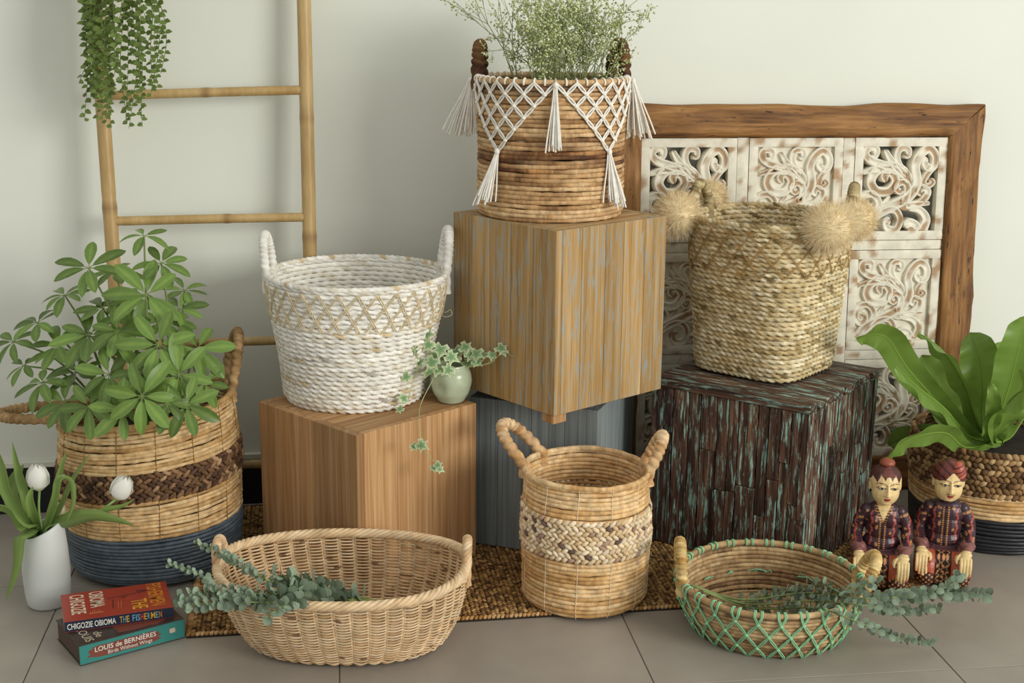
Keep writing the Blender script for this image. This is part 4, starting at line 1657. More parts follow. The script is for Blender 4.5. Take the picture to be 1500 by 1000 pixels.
for k, (u, v, y, sc, fc, nl) in enumerate(CL):
    c = aty(u, v, y)
    base = forks[0] if u < 120 else (forks[1] if u < 215 else forks[2])
    mid = base + (c - base) * .55 + np.array([0, 0, .05])
    gs.tube(smooth_path([base, mid, c], 16), np.linspace(.0042, .0022, 16), 6, c=green_st)
    out = nrm(c - np.array([bc[0], bc[1] + .05, soil_z + .02]))
    up = nrm(np.array([0, 0, 1.0]) * (1 - fc) + np.array([.12, -1, .15]) * fc + out * .4)
    a0 = rng.uniform(0, TAU)
    X = nrm(np.cross(up, [0.3, .2, 1]))
    Y = np.cross(up, X)
    for q in range(nl):
        a = a0 + q / nl * TAU + rng.normal(0, .10)
        d = X * math.cos(a) + Y * math.sin(a)
        d = nrm(d + up * rng.uniform(.05, .4) - np.array([0, 0, .22]))
        s_ = sc * rng.uniform(.78, 1.08)
        p1 = c + d * .012 * sc
        gs.tube(np.array([c, p1]), .0011, 4, c=green_st, caps=False)
        place('leaflet', LEAFS[int(rng.integers(4))], sche, p1, d, jit(up, .12), s_ * .93)
obj('stems', gs, M['stem'], sche)

# --- hanging plant, top left
hang_c = aty(170, -60, 3.62)
hang = thing('trailing_plant', tuple(hang_c), 'trailing plant with small round green leaves hanging over the bamboo ladder', 'plant')
g = Geo()
zz = np.array([0, .0, .02, .10, .11, .105, .09])
rr2 = np.array([.001, .055, .065, .085, .085, .078, .074])
a = np.linspace(0, TAU, 28, endpoint=False)
P = np.stack([rr2[:, None] * np.cos(a), rr2[:, None] * np.sin(a), np.repeat((zz - .06)[:, None], 28, 1)], -1) + hang_c
g.grid(P, False, True, hexc('#9A8266'))
obj('pot', g, M['fiber'], hang)
HL = [leaf_mesh('leaf', M['hanging'], .022, .019, HEART, 6, 5, d, .2, vein=(1.1, 1.1, 1), seed=i) for i, d in enumerate((.1, .3, -.1))]
gs = Geo()
gl = Geo()
cnt = 0
strands = []
for k in range(25):
    u = float(np.interp(k / 24, [0, .45, 1], [122, 150, 228])) + rng.normal(0, 4)
    end = {True: rng.uniform(100, 190), False: rng.uniform(60, 185)}[u < 185]
    if u > 205:
        end = rng.uniform(60, 135)
    strands.append((u, end))
strands += [(193, 188), (205, 186), (150, 187), (232, 138), (140, 175), (160, 178)]
for u, end in strands:
    y = 3.62 + rng.uniform(-.06, .05)
    top = aty(175 + (u - 175) * .55, -45, y)
    p = [hang_c + (0, 0, .05), top + (0, 0, .02), aty(u, 10, y), aty(u + rng.normal(0, 5), (10 + end) / 2, y), aty(u + rng.normal(0, 6), end, y)]
    path = smooth_path(p, 40)
    gs.tube(path, np.linspace(.0013, .0008, 40), 4, c=hexc('#6F7F45'))
    L = np.cumsum(np.r_[0, np.linalg.norm(np.diff(path, axis=0), axis=1)])
    s = .09
    side = 1
    while s < L[-1]:
        pos = np.array([np.interp(s, L, path[:, i]) for i in range(3)])
        ang = rng.uniform(-.9, .9) + (0 if side > 0 else PI)
        d = np.array([math.cos(ang), -abs(math.sin(ang)) * .8 if rng.random() < .7 else math.sin(ang), rng.uniform(-.5, .15)])
        upv = np.array([rng.normal(0, .5), -1, rng.uniform(.2, 1)])
        fade = 1 - .35 * s / L[-1]
        if cnt < 300 and pos[2] < aty(150, -6, y)[2]:
            place('leaf', HL[int(rng.integers(3))], hang, pos, d, upv, fade * rng.uniform(.85, 1.2))
            cnt += 1
        elif cnt >= 300 or pos[2] < aty(150, -60, y)[2]:
            Pg, cg = leaf_grid(.022, .019, HEART, 5, 3, .1, .2)
            m = np.array(basis(pos, d, upv))
            gl.grid(Pg @ m[:3, :3].T * fade + m[:3, 3], c=cg)
        s += rng.uniform(.010, .016)
        side = -side
obj('vines', gs, M['stem'], hang)
if gl.V:
    obj('upper_leaves', gl, M['hanging'], hang, kind='stuff')

# --- airy flowering sprays in the macrame basket
spray = thing('flower_bunch', (.098, 3.615, 1.16), 'airy bunch of tiny pale green flowers on thin branching stems', 'flowers')
r = np.random.default_rng(51)
gs, gf = Geo(), Geo()
tips = []


def branch(p, d, L, rad, depth):
    n = 7
    bend = r.normal(0, .16, 3)
    q = [p, p + d * L * .5 + bend * L * .10, p + nrm(d + bend * .5) * L]
    path = smooth_path(q, n)
    gs.tube(path, np.linspace(rad, rad * .7, n), 4, c=hexc('#8A9462') * r.uniform(.8, 1.2), caps=False)
    if depth == 0:
        tips.append((path[-1], d))
        tips.append((path[-3], d))
        return
    kids = 2 if r.random() < .35 else 3
    for _ in range(kids):
        k = int(r.integers(3, n))
        dd = nrm(d + r.normal(0, .46, 3) + np.array([0, 0, .12]))
        branch(path[k], dd, L * r.uniform(.5, .72), rad * .72, depth - 1)


for k in range(32):
    bx, by = r.normal(0, .04), r.normal(0, .04)
    p0 = np.array([.125 + bx, 3.60 + by, 1.15])
    d = nrm(np.array([bx * 2.6 + r.normal(.02, .10), by * 2 + r.normal(0, .1), 1.0]))
    branch(p0, d, .175, .0017, 3)
for dx in (-.50, -.38):
    branch(np.array([.06, 3.60, 1.16]), nrm(np.array([dx * 1.15, -.05, 1])), .22, .0016, 3)
branch(np.array([.17, 3.61, 1.18]), nrm(np.array([.42, 0, 1])), .20, .0016, 3)
pp = []
for p, d in tips:
    for _ in range(4):
        pp.append(p + r.normal(0, .006, 3))
pp = np.array(pp)
n = len(pp)
A_ = nrm(r.normal(0, 1, (n, 3)))
B_ = nrm(np.cross(A_, r.normal(0, 1, (n, 3))))
C_ = np.cross(A_, B_)
sz = r.uniform(.0018, .0034, n)[:, None, None]
Mx = np.stack([A_ * 1.5, B_, C_ * .7], -1) * sz
pal = np.array([hexc('#B3BC82'), hexc('#CDD2A4'), hexc('#99A566'), hexc('#E2E4C8')])
gf.inst(*sphere_t(5, 3), Mx, pp, pal[r.choice(4, n, p=[.35, .3, .25, .10])])
obj('stems', gs, M['stem'], spray)
obj('blossoms', gf, M['stem'], spray, kind='stuff')
g = Geo()
v_, q_, t_ = SPH_HI
zz = np.array([0, 0, .14, .15, .148, .14])
rr2 = np.array([.001, .10, .125, .125, .115, .112])
a = np.linspace(0, TAU, 32, endpoint=False)
P = np.stack([rr2[:, None] * np.cos(a), rr2[:, None] * np.sin(a), np.repeat(zz[:, None], 32, 1)], -1) + np.array([.125, 3.61, .955])
P2 = P.copy()
ipot = thing('inner_pot', (.125, 3.61, .955), 'black plastic pot sunk inside the macrame basket', 'pot')
g.grid(P, False, True, hexc('#17171A'))
obj('shell', g, M['painted_fiber'], ipot)
g = Geo()
g.grid(np.stack([np.linspace(.113, .002, 4)[:, None] * np.cos(a), np.linspace(.113, .002, 4)[:, None] * np.sin(a), np.full((4, 32), .135)], -1) + np.array([.125, 3.61, .955]), False, True)
obj('soil', g, M['soil'], ipot)
g = Geo()      # lining of dark leaf inside the basket
th = np.linspace(0, TAU, 64, endpoint=False)

# --- ivy in a celadon pot on the teak cube
pc = atz(661, 588, HT)
pc[1] += .0
ZP = HT + .001
ivp = thing('celadon_pot', (pc[0], pc[1], ZP), 'small pale green glazed pot with a thumb dimple on the teak cube', 'pot')
g = Geo()
zz = np.array([0, 0, .004, .025, .055, .080, .098, .104, .104, .098, .080, .078])
rr2 = np.array([.001, .030, .034, .048, .056, .053, .044, .042, .039, .041, .048, .002])
nn_ = 48
a = np.linspace(0, TAU, nn_, endpoint=False)
zf = np.interp(np.linspace(0, 11, 80), np.arange(12), zz)
rf = np.interp(np.linspace(0, 11, 80), np.arange(12), rr2)
kern = np.ones(5) / 5
rf[4:-12] = np.convolve(np.pad(rf, 2, mode='edge'), kern, 'valid')[4:-12]
A2, Zg = np.meshgrid(a, zf)
Rg = np.repeat(rf[:, None], nn_, 1)
dent = np.exp(-(((A2 - (TAU - PI / 2 - .62)) * .056 / .017) ** 2 + ((Zg - .05) / .019) ** 2))
outer = (np.arange(80) < 60)[:, None]
Rg = Rg - .010 * dent * outer
P = np.stack([Rg * np.cos(A2), Rg * np.sin(A2), Zg], -1) + np.array([pc[0], pc[1], ZP])
g.grid(P, False, True)
obj('bowl', g, M['celadon'], ivp)
ivy = thing('ivy_plant', (pc[0], pc[1], ZP + .085), 'variegated ivy with trailing vines in the small green pot', 'plant')


def ivy_mesh(seed):
    r = np.random.default_rng(seed)
    ctrl = [(0, 0), (.30, -.22), (.52, .05), (.34, .22), (.62, .52), (.30, .52), (.16, .66), (0, 1.0), (-.16, .66), (-.30, .52), (-.62, .52), (-.34, .22), (-.52, .05), (-.30, -.22)]
    o_ = np.array(ctrl) * np.array([1, 1]) + r.normal(0, .02, (14, 2))
    o_[:, 1] += .1
    cen_ = np.array([0, .32])
    rings = [1.0, .72, .4]
    V, Cc_ = [], []
    cr = [hexc('#DCE2BC'), hexc('#A9C08F'), hexc('#7D9C70')]
    for k, c_ in zip(rings, cr):
        p = cen_ + (o_ - cen_) * k
        z = .10 * (1 - np.abs(p[:, 0])) - .18 * p[:, 1] ** 2
        V.append(np.column_stack([p, z])); Cc_.append(np.tile(c_, (14, 1)))
    V.append(np.array([[cen_[0], cen_[1], .08]])); Cc_.append(np.array([hexc('#6F9A66')]))
    V, Cc_ = np.vstack(V) * .042, np.vstack(Cc_)
    q, t = [], []
    for k in range(2):
        for i in range(14):
            j = (i + 1) % 14
            q.append((k * 14 + i, k * 14 + j, (k + 1) * 14 + j, (k + 1) * 14 + i))
    for i in range(14):
        t.append((28 + i, 28 + (i + 1) % 14, 42))
    g = Geo(); g.add(V, q, t, Cc_)
    me = g.mesh('leaf'); me.materials.append(M['ivy'])
    return me


IV = [ivy_mesh(i) for i in range(3)]
gs = Geo()
py = pc[1]
src = np.array([pc[0], pc[1], ZP + .09])
vines = [
    [(640, 545, py - .045), (632, 560, py - .075), (617, 590, py - .115), (614, 612, 3.265), (616, 640, 3.20), (622, 660, 3.22), (632, 672, 3.225), (640, 688, 3.23)],
    [(625, 510, py - .03), (613, 515, py - .05), (610, 545, py - .075), (603, 565, py - .09), (597, 590, py - .10)],
    [(690, 537, py - .03), (715, 532, py - .05), (738, 516, py - .06), (752, 522, py - .06), (768, 518, py - .06)],
    [(700, 535, py - .02), (722, 530, py - .04), (728, 512, py - .045)],
    [(690, 535, py), (705, 525, py - .01), (703, 514, py - .01)],
]
for vn in vines:
    path = smooth_path([src] + [aty(*p) for p in vn], 36)
    gs.tube(path, np.linspace(.0014, .0009, 36), 5, c=hexc('#A9B57C'))
obj('vines', gs, M['stem'], ivy)
IL = [(620, 490, -.03, 1.0), (612, 512, -.05, 1.0), (605, 510, -.03, .8), (632, 500, -.04, .9), (648, 505, -.04, 1.1), (637, 525, -.06, 1.2), (655, 520, -.05, 1.0),
      (662, 538, -.06, .9), (675, 508, .0, 1.1), (670, 522, -.02, .9), (685, 515, -.01, .9), (695, 528, -.02, .8), (640, 538, -.05, .9), (628, 548, -.07, 1.0),
      (600, 548, -.09, .8), (596, 585, -.10, .7), (590, 597, -.10, .6), (700, 512, -.02, .9), (705, 520, -.03, .7), (721, 516, -.04, .7), (728, 508, -.05, .9),
      (735, 510, -.05, .7), (772, 516, -.06, .6), (618, 525, -.04, .9), (652, 535, -.04, .8), (680, 530, .01, .9), (665, 510, .02, 1.0), (645, 515, .01, 1.0)]
for u, v, dy, s in IL:
    p = aty(u, v, py + dy)
    d = np.array([rng.normal(0, .5) + (u - 655) * .01, -.35, rng.normal(-.35, .35)])
    place('leaf', IV[int(rng.integers(3))], ivy, p, d, jit([0, -1, .7], .3), s * rng.uniform(.8, 1.0))
for u, v, y, s in ((612, 648, 3.195, .75), (604, 650, 3.205, .5), (638, 678, 3.222, .5), (641, 685, 3.225, .45), (634, 682, 3.225, .4)):
    place('leaf', IV[int(rng.integers(3))], ivy, aty(u, v, y), np.array([rng.normal(.4, .4), -.2, -.5]), jit([-.2, -1, .5], .2), s)

# --- eucalyptus branches
def eucalyptus_leaf(i):
    return leaf_mesh('leaf', M['eucalyptus'], .026, .023, ROUND, 7, 5, (.1, -.1, .25)[i], .15, vein=(1.15, 1.15, 1.05), seed=i)


EL = [eucalyptus_leaf(i) for i in range(3)]


def euca(pts, label, grp, s0, s1, start=.25, step=.0125, curl=0.0, stemc='#9CAA62'):
    """pts from the cut end to the tip"""
    path = smooth_path(pts, 60)
    root = thing('eucalyptus_branch', tuple(path[0]), label, 'eucalyptus', grp)
    g = Geo(); g.tube(path, np.linspace(.0024, .0011, 60), 5, c=hexc(stemc))
    obj('stem', g, M['stem'], root)
    L = np.cumsum(np.r_[0, np.linalg.norm(np.diff(path, axis=0), axis=1)])
    t, n_, b_ = frames(path)
    s = L[-1] * start
    k = 0
    while s < L[-1] * 1.0:
        f = s / L[-1]
        i = min(int(np.searchsorted(L, s)), 59)
        pos = path[i]
        ph = k * PI / 2 + rng.normal(0, .35)
        sc = (s0 + (s1 - s0) * f) * rng.uniform(.85, 1.12)
        for q in (0, PI):
            d = n_[i] * math.cos(ph + q) + b_[i] * math.sin(ph + q)
            d = nrm(d + t[i] * .35)
            if pos[2] + d[2] * .024 * sc < .006:
                d[2] = abs(d[2]) * .4
            place('leaf', EL[int(rng.integers(3))], root, pos, d, jit(-t[i] + np.array([0, -.3, .9]), .3), sc)
        s += step * (1.15 - .45 * f)
        k += 1
    return root


def pz(u, v, z):
    return atz(u, v, z)


GE1 = 'eucalyptus branches lying in the wicker basket'
B1 = [
    ([pz(560, 882, 0.055), pz(480, 872, 0.116), pz(400, 852, 0.211), pz(358, 830, 0.239), pz(323, 809, 0.244), pz(288, 795, 0.250)], 'eucalyptus branch in the wicker basket, its bare thin tip rising highest toward the blue-bottomed basket', .85, .42, .3),
    ([pz(555, 884, 0.055), pz(470, 878, 0.130), pz(380, 876, 0.213), pz(318, 866, 0.222), pz(300, 845, 0.225), pz(248, 825, 0.240)], 'eucalyptus branch in the wicker basket with its tip bent up beside the books', .9, .40, .25),
    ([pz(565, 880, 0.050), pz(470, 872, 0.120), pz(400, 870, 0.211), pz(330, 868, 0.212), pz(262, 876, 0.210)], 'eucalyptus branch from the wicker basket reaching over its rim almost to the red book', 1.0, .8, .25),
    ([pz(550, 886, 0.050), pz(470, 884, 0.130), pz(387, 882, 0.216), pz(330, 882, 0.212), pz(270, 886, 0.205)], 'pale-stemmed eucalyptus branch lying lowest across the left rim of the wicker basket', 1.0, .75, .25),
    ([pz(540, 882, 0.060), pz(480, 876, 0.136), pz(430, 880, 0.222), pz(405, 893, 0.233), pz(388, 906, 0.221)], 'short eucalyptus branch drooping over the front rim of the wicker basket', 1.05, .75, .25),
    ([pz(560, 884, 0.050), pz(500, 866, 0.108), pz(450, 852, 0.169), pz(400, 842, 0.211)], 'eucalyptus branch heaped on top of the others inside the wicker basket', 1.1, .9, .2),
    ([pz(545, 888, 0.050), pz(500, 876, 0.098), pz(440, 866, 0.173), pz(420, 860, 0.191)], 'stubby leafy eucalyptus branch in the middle of the wicker basket bunch', 1.0, 1.0, .2),
]
for pts, lb, s0, s1, st in B1:
    euca(pts, lb, GE1, s0 * 1.18, s1 * 1.1, st * .8)
GE2 = 'eucalyptus branches lying in the green net basket'
B2 = [
    ([pz(1012, 856, .11), pz(1088, 878, .08), pz(1180, 868, .12), pz(1262, 876, .150), pz(1330, 872, .12), pz(1390, 868, .10), pz(1446, 872, .085)], 'longest eucalyptus branch from the green net basket, stretching past both wooden figurines', .85, 1.25, .3),
    ([pz(1018, 857, .11), pz(1090, 884, .07), pz(1190, 880, .12), pz(1262, 886, .145), pz(1320, 894, .09), pz(1374, 891, .06)], 'eucalyptus branch from the green net basket ending in front of the second figurine', .9, .85, .3),
    ([pz(1020, 860, .11), pz(1100, 890, .06), pz(1190, 890, .12), pz(1243, 905, .140), pz(1310, 932, .06), pz(1369, 941, .03)], 'eucalyptus branch from the green net basket drooping down to the floor tiles', .9, .8, .3),
    ([pz(1015, 858, .11), pz(1090, 882, .07), pz(1150, 866, .10), pz(1205, 872, .13), pz(1250, 862, .16), pz(1290, 850, .17)], 'eucalyptus branch crossing the right handle of the green net basket', .95, .9, .3),
    ([pz(1030, 866, .10), pz(1090, 888, .06), pz(1140, 890, .07), pz(1200, 893, .10), pz(1225, 895, .11)], 'short eucalyptus branch lying lowest inside the green net basket', 1.0, 1.0, .3),
    ([pz(1025, 862, .10), pz(1085, 878, .07), pz(1130, 870, .09), pz(1180, 858, .11), pz(1215, 856, .13)], 'short eucalyptus branch on top of the bunch inside the green net basket', 1.0, .95, .3),
    ([pz(1300, 876, .135), pz(1350, 868, .12), pz(1390, 858, .12), pz(1405, 842, .13)], 'eucalyptus side shoot rising in front of the turbaned figurine', .95, .9, .1),
]
for pts, lb, s0, s1, st in B2:
    euca(pts, lb, GE2, s0 * .78, s1 * .78, st, step=.0155, stemc='#7C8A55')

# --- bird's nest fern
fern = thing('nest_fern', (1.395, 3.735, .20), 'large fern with broad wavy strap leaves growing from the striped basket', 'fern')
a = np.linspace(0, TAU, 48, endpoint=False)
E_ = S_RGT(a, np.full(48, .86))
cc = np.array([1.395, 3.735, E_[0, 2]])
g = Geo(); g.grid(cc + (E_ - cc)[None] * np.linspace(.97, .04, 5)[:, None, None], False, True)
obj('soil', g, M['soil'], fern)


def strap(path, W, side, seed, wave=.008, name='leaf', tint=1.0):
    r = np.random.default_rng(seed)
    n = 40
    p = smooth_path(path, n)
    t = nrm(np.gradient(p, axis=0))
    side = np.asarray(side, float)
    sd = nrm(side - (side * t).sum(-1, keepdims=True) * t)
    up = np.cross(sd, t)
    s = np.linspace(0, 1, n)
    wv = np.interp(s, [q[0] for q in STRAP], [q[1] for q in STRAP]) * W / 2
    nw = 9
    u = np.linspace(-1, 1, nw)
    ph = r.uniform(0, TAU, 2)
    P = p[:, None] + sd[:, None] * (wv[:, None] * u[None])[..., None]
    wz = np.abs(u)[None] * wv[:, None] * .22 + wave * (np.sin(s * 26 + ph[0])[:, None] * np.clip(u, 0, 1)[None] ** 2 + np.sin(s * 29 + ph[1])[:, None] * np.clip(-u, 0, 1)[None] ** 2)
    P = P + up[:, None] * wz[..., None]
    c = np.ones(P.shape) * tint
    c = c * (1 + .10 * np.sin(s * 90)[:, None, None] * np.abs(u)[None, :, None])
    g = Geo(); g.grid(P, c=c)
    lf = obj(name, g, M['fern'], fern)
    g = Geo(); g.tube(p - up * .001, np.linspace(.0035, .0010, n), 6, c=np.array([1.5, 1.5, 1.2]) * tint)
    obj('midrib', g, M['fern'], lf, world=False)
    lf.children[0].data.transform(Matrix.Translation(fern.location).inverted())
    return lf


fb = np.array([1.395, 3.72, .27])
def fp(*pts):
    return [fb + rng.normal(0, .012, 3) * np.array([1, 1, 0])] + [aty(*p) for p in pts]
camr = np.array([1.0, 0, 0])
strap(fp((1425, 640, 3.70), (1375, 590, 3.66), (1330, 540, 3.62), (1300, 495, 3.58), (1272, 490, 3.55), (1255, 497, 3.53)), .085, (.5, -.3, .9), 1, tint=1.03)
strap(fp((1420, 640, 3.66), (1385, 600, 3.58), (1345, 568, 3.52), (1312, 538, 3.48)), .10, (.6, -.4, -.7), 2, tint=1.02)
strap(fp((1432, 620, 3.72), (1415, 570, 3.68), (1390, 525, 3.64), (1362, 498, 3.62), (1345, 488, 3.62)), .085, (.8, -.5, -.5), 3)
strap(fp((1440, 620, 3.74), (1440, 560, 3.74), (1432, 515, 3.74), (1420, 487, 3.75)), .115, (1, -.15, .1), 4, tint=0.98)
strap(fp((1462, 620, 3.70), (1480, 560, 3.68), (1495, 500, 3.66), (1510, 460, 3.66)), .115, (1, -.2, -.3), 5, tint=0.99)
strap(fp((1462, 630, 3.60), (1478, 590, 3.55), (1500, 570, 3.50), (1530, 560, 3.48)), .12, (.5, -.3, 1), 6, tint=0.99)
strap(fp((1415, 655, 3.60), (1385, 634, 3.50), (1340, 640, 3.42), (1310, 660, 3.38), (1285, 690, 3.37)), .072, (.15, -.45, .90), 7, wave=.006, tint=1.04)
strap(fp((1425, 640, 3.80), (1380, 640, 3.85), (1330, 640, 3.88), (1300, 650, 3.9)), .09, (.3, -.2, 1), 8, tint=0.95)
strap(fp((1448, 640, 3.60), (1455, 600, 3.55), (1452, 560, 3.53)), .045, (1, -.1, 0), 9, tint=1.01)
strap(fp((1480, 640, 3.75), (1510, 600, 3.80), (1560, 570, 3.85)), .11, (.4, -.3, 1), 10, tint=0.99)
strap(fp((1400, 620, 3.86), (1375, 560, 3.92), (1350, 520, 3.95)), .10, (1, -.2, .3), 11, tint=0.95)
strap(fp((1465, 600, 3.85), (1462, 540, 3.90), (1470, 500, 3.93)), .11, (1, .1, .1), 12, tint=0.96)

# --- vase with tulips
vb = atz(70, 886, 0)
vx, vy = vb[0], vb[1] + .01
vase = thing('white_vase', (vx, vy, .0005), 'matte white ceramic vase with white tulips beside the banded basket', 'vase')
nn_ = 48
a = np.linspace(0, TAU, nn_, endpoint=False)
zz = np.array([0, 0, .006, .03, .09, .15, .185, .203, .207, .203, .15, .05, .02, .018])
rr2 = np.array([.001, .046, .051, .055, .058, .055, .051, .049, .0465, .044, .049, .050, .045, .001])
Pv = np.stack([rr2[:, None] * np.cos(a), rr2[:, None] * np.sin(a), zz[:, None] + (rr2 * 0)[:, None] + .022 * np.clip((zz[:, None] - .1) / .107, 0, 1) ** 3 * np.cos(a - .4)[None]], -1)
g = Geo(); g.grid(Pv + np.array([vx, vy, .0005]), False, True)
obj('body', g, M['ceramic'], vase)
mouth = np.array([vx, vy, .20])


def petal(L, W, cup):
    s = np.linspace(0, 1, 10)
    u = np.linspace(-1, 1, 7)
    wv = np.interp(s, [0, .15, .45, .75, .92, 1], [.35, .75, 1, .85, .45, .08]) * W
    rad = np.interp(s, [0, .2, .5, .8, 1], [.008, .0225, .0250, .0190, .0075]) * cup
    ang = wv[:, None] * u[None] / .024
    return np.stack([rad[:, None] * np.sin(ang), -rad[:, None] * np.cos(ang), np.repeat((s * L)[:, None], 7, 1)], -1)


def tulip(head, stem_pts, axis, label, sc=1.0, tilt_c=(1, 1, 1)):
    root = thing('tulip', tuple(stem_pts[0]), label, 'tulip', 'white tulips in the vase')
    path = smooth_path(list(stem_pts) + [head], 24)
    g = Geo(); g.tube(path, .0030, 7, c=hexc('#92B46A'))
    obj('stem', g, M['stem'], root)
    m = np.array(basis(head, (0, 1, 0.001), axis))
    z = nrm(np.asarray(axis, float)); x = nrm(np.cross([0, 1, 0], z)); y = np.cross(z, x)
    Rm = np.stack([x, y, z], -1)
    for k in range(6):
        P = petal(.060 * (1 if k < 3 else .97), .023, 1.0 if k < 3 else .90) * sc
        a = k * TAU / 3 + (PI / 3 if k >= 3 else 0) + .25
        ca, sa = math.cos(a), math.sin(a)
        P = P @ np.array([[ca, -sa, 0], [sa, ca, 0], [0, 0, 1]]).T
        g = Geo()
        c = np.ones(P.shape) * np.asarray(tilt_c)
        c[:2] *= np.array([.85, .9, .6])
        g.grid(P @ Rm.T + head, c=c)
        obj('petal', g, M['petal'], root)
    return root


yv = vy
T_UP = tulip(aty(58, 717, yv - .01), [mouth + (.0, 0, -.08), mouth + (-.004, 0, 0), aty(57, 745, yv - .01)], (-.03, -.1, 1), 'white tulip standing upright above the vase, with long arching leaves', 1.15)
T_SIDE = tulip(aty(172, 730, yv - .02), [mouth + (0, 0, -.08), mouth + (.012, -.01, .005), aty(105, 765, yv - .015), aty(140, 752, yv - .02)], (.40, -.08, .9), 'white tulip leaning sideways in front of the banded basket', 1.12)
T_BUD = tulip(aty(86, 760, yv + .03), [mouth + (0, 0, -.08), mouth + (.015, .01, .0)], (.1, .0, 1), 'cream tulip bud half hidden behind leaves at the vase mouth', .75, (1.0, .92, .70))

def blade(path, W, side, seed, tint=1.0):
    n = 26
    p = smooth_path(path, n)
    t = nrm(np.gradient(p, axis=0))
    side = np.asarray(side, float)
    sd = nrm(side - (side * t).sum(-1, keepdims=True) * t)
    up = np.cross(sd, t)
    s = np.linspace(0, 1, n)
    wv = np.interp(s, [0, .15, .45, .7, .9, 1], [.45, .7, 1, .85, .4, .03]) * W / 2
    u = np.linspace(-1, 1, 7)
    P = p[:, None] + sd[:, None] * (wv[:, None] * u[None])[..., None] + up[:, None] * ((u ** 2)[None] * wv[:, None] * .45)[..., None]
    g = Geo(); g.grid(P, c=np.ones(P.shape) * tint * (1 + .06 * np.cos(u * 9))[None, :, None])
    obj('leaf', g, M['tulip_leaf'], {8: T_SIDE, 9: T_SIDE, 6: T_SIDE, 7: T_BUD, 5: T_BUD, 11: T_BUD}.get(seed, T_UP))


def tp(*pts):
    return [mouth + (0, 0, -.10), mouth + ((pts[0][0] - 68) * .0006, 0, -.005)] + [aty(*p) for p in pts]


blade(tp((40, 730, yv - .01), (28, 690, yv), (18, 647, yv)), .030, (1, -.2, 0), 1)
blade(tp((35, 765, yv - .05), (10, 742, yv - .08), (-25, 740, yv - .12), (-50, 760, yv - .15)), .050, (.2, -.75, .6), 2)
blade(tp((40, 760, yv - .02), (12, 720, yv - .02), (3, 680, yv - .03), (-8, 650, yv - .04)), .040, (1, -.3, .2), 3)
blade(tp((38, 780, yv - .06), (25, 790, yv - .085), (22, 830, yv - .085), (8, 880, yv - .08)), .040, (1, -.4, .2), 4, 0.97)
blade(tp((82, 730, yv + .01), (90, 690, yv + .01), (98, 660, yv + .01)), .024, (.9, -.4, 0), 5, 1.01)
blade(tp((90, 745, yv - .01), (110, 700, yv - .01), (133, 663, yv - .01)), .026, (.7, -.6, .3), 6, 1.02)
blade(tp((82, 735, yv - .045), (88, 704, yv - .05), (102, 706, yv - .055), (106, 735, yv - .055), (97, 765, yv - .05)), .026, (.9, -.5, .1), 7, 0.97)
blade(tp((100, 765, yv - .03), (130, 758, yv - .05), (165, 762, yv - .06), (197, 770, yv - .065)), .046, (.1, -.45, .9), 8, 1.00)
blade(tp((110, 765, yv - .02), (150, 750, yv - .03), (180, 742, yv - .03), (198, 730, yv - .03)), .024, (.3, -.5, .8), 9, 1.02)
blade(tp((50, 750, yv - .04), (45, 730, yv - .05), (48, 712, yv - .05)), .030, (1, -.2, 0), 10, 0.99)
blade(tp((20, 730, yv + .03), (25, 700, yv + .04), (35, 680, yv + .05)), .045, (1, -.2, .1), 11, 0.93)


# ------------------------------------------------------------------ books
def text_mesh(txt, wd, ht, bold=.012, depth=.0003):
    cu = bpy.data.curves.new('lettering', 'FONT')
    cu.body = txt
    cu.size = 1
    cu.offset = bold
    cu.resolution_u = 3
    o = bpy.data.objects.new('lettering', cu)
    C.objects.link(o)
    bpy.context.view_layer.update()
    dg = bpy.context.evaluated_depsgraph_get()
    me = bpy.data.meshes.new_from_object(o.evaluated_get(dg))
    bpy.data.objects.remove(o)
    bpy.data.curves.remove(cu)
    n = len(me.vertices)
    v = np.zeros(n * 3, np.float32)
    me.vertices.foreach_get('co', v)
    v = v.reshape(-1, 3)
    lo, hi = v.min(0), v.max(0)
    v[:, 0] = (v[:, 0] - lo[0]) / (hi[0] - lo[0]) * wd
    v[:, 1] = (v[:, 1] - lo[1]) / (hi[1] - lo[1]) * ht
    v[:, 2] = 0
    me.vertices.foreach_set('co', v.ravel())
    me.update()
    return me


def flat_mat(name, c):
    return plain_mat(name, c, .45, .04, 20, 0)


INK = {k: flat_mat('ink_' + k, hexc(v)) for k, v in dict(cream='#E2D3B8', white='#E6E2D6', yellow='#E0A92E', blue='#6FA7C4', red='#D8532F', amber='#D98B2B', dark='#3A1614', brown='#7A4234', pale='#C9B9A0').items()}


def letters(root, txt, wd, ht, mat_, m, bold=.012):
    me = text_mesh(txt, wd, ht, bold)
    me.materials.append(INK[mat_])
    o = bpy.data.objects.new('lettering', me)
    link(o, root)
    o.matrix_local = m
    return o


def colored_box(sx, sy, sz, col, bevel=.0006):
    """corner at the origin"""
    me = bm_mesh(box_geo(sx, sy, sz, bevel, center=False), 'box')
    at = me.color_attributes.new('Col', 'FLOAT_COLOR', 'POINT')
    for d in at.data:
        d.color = (*col, 1)
    return me


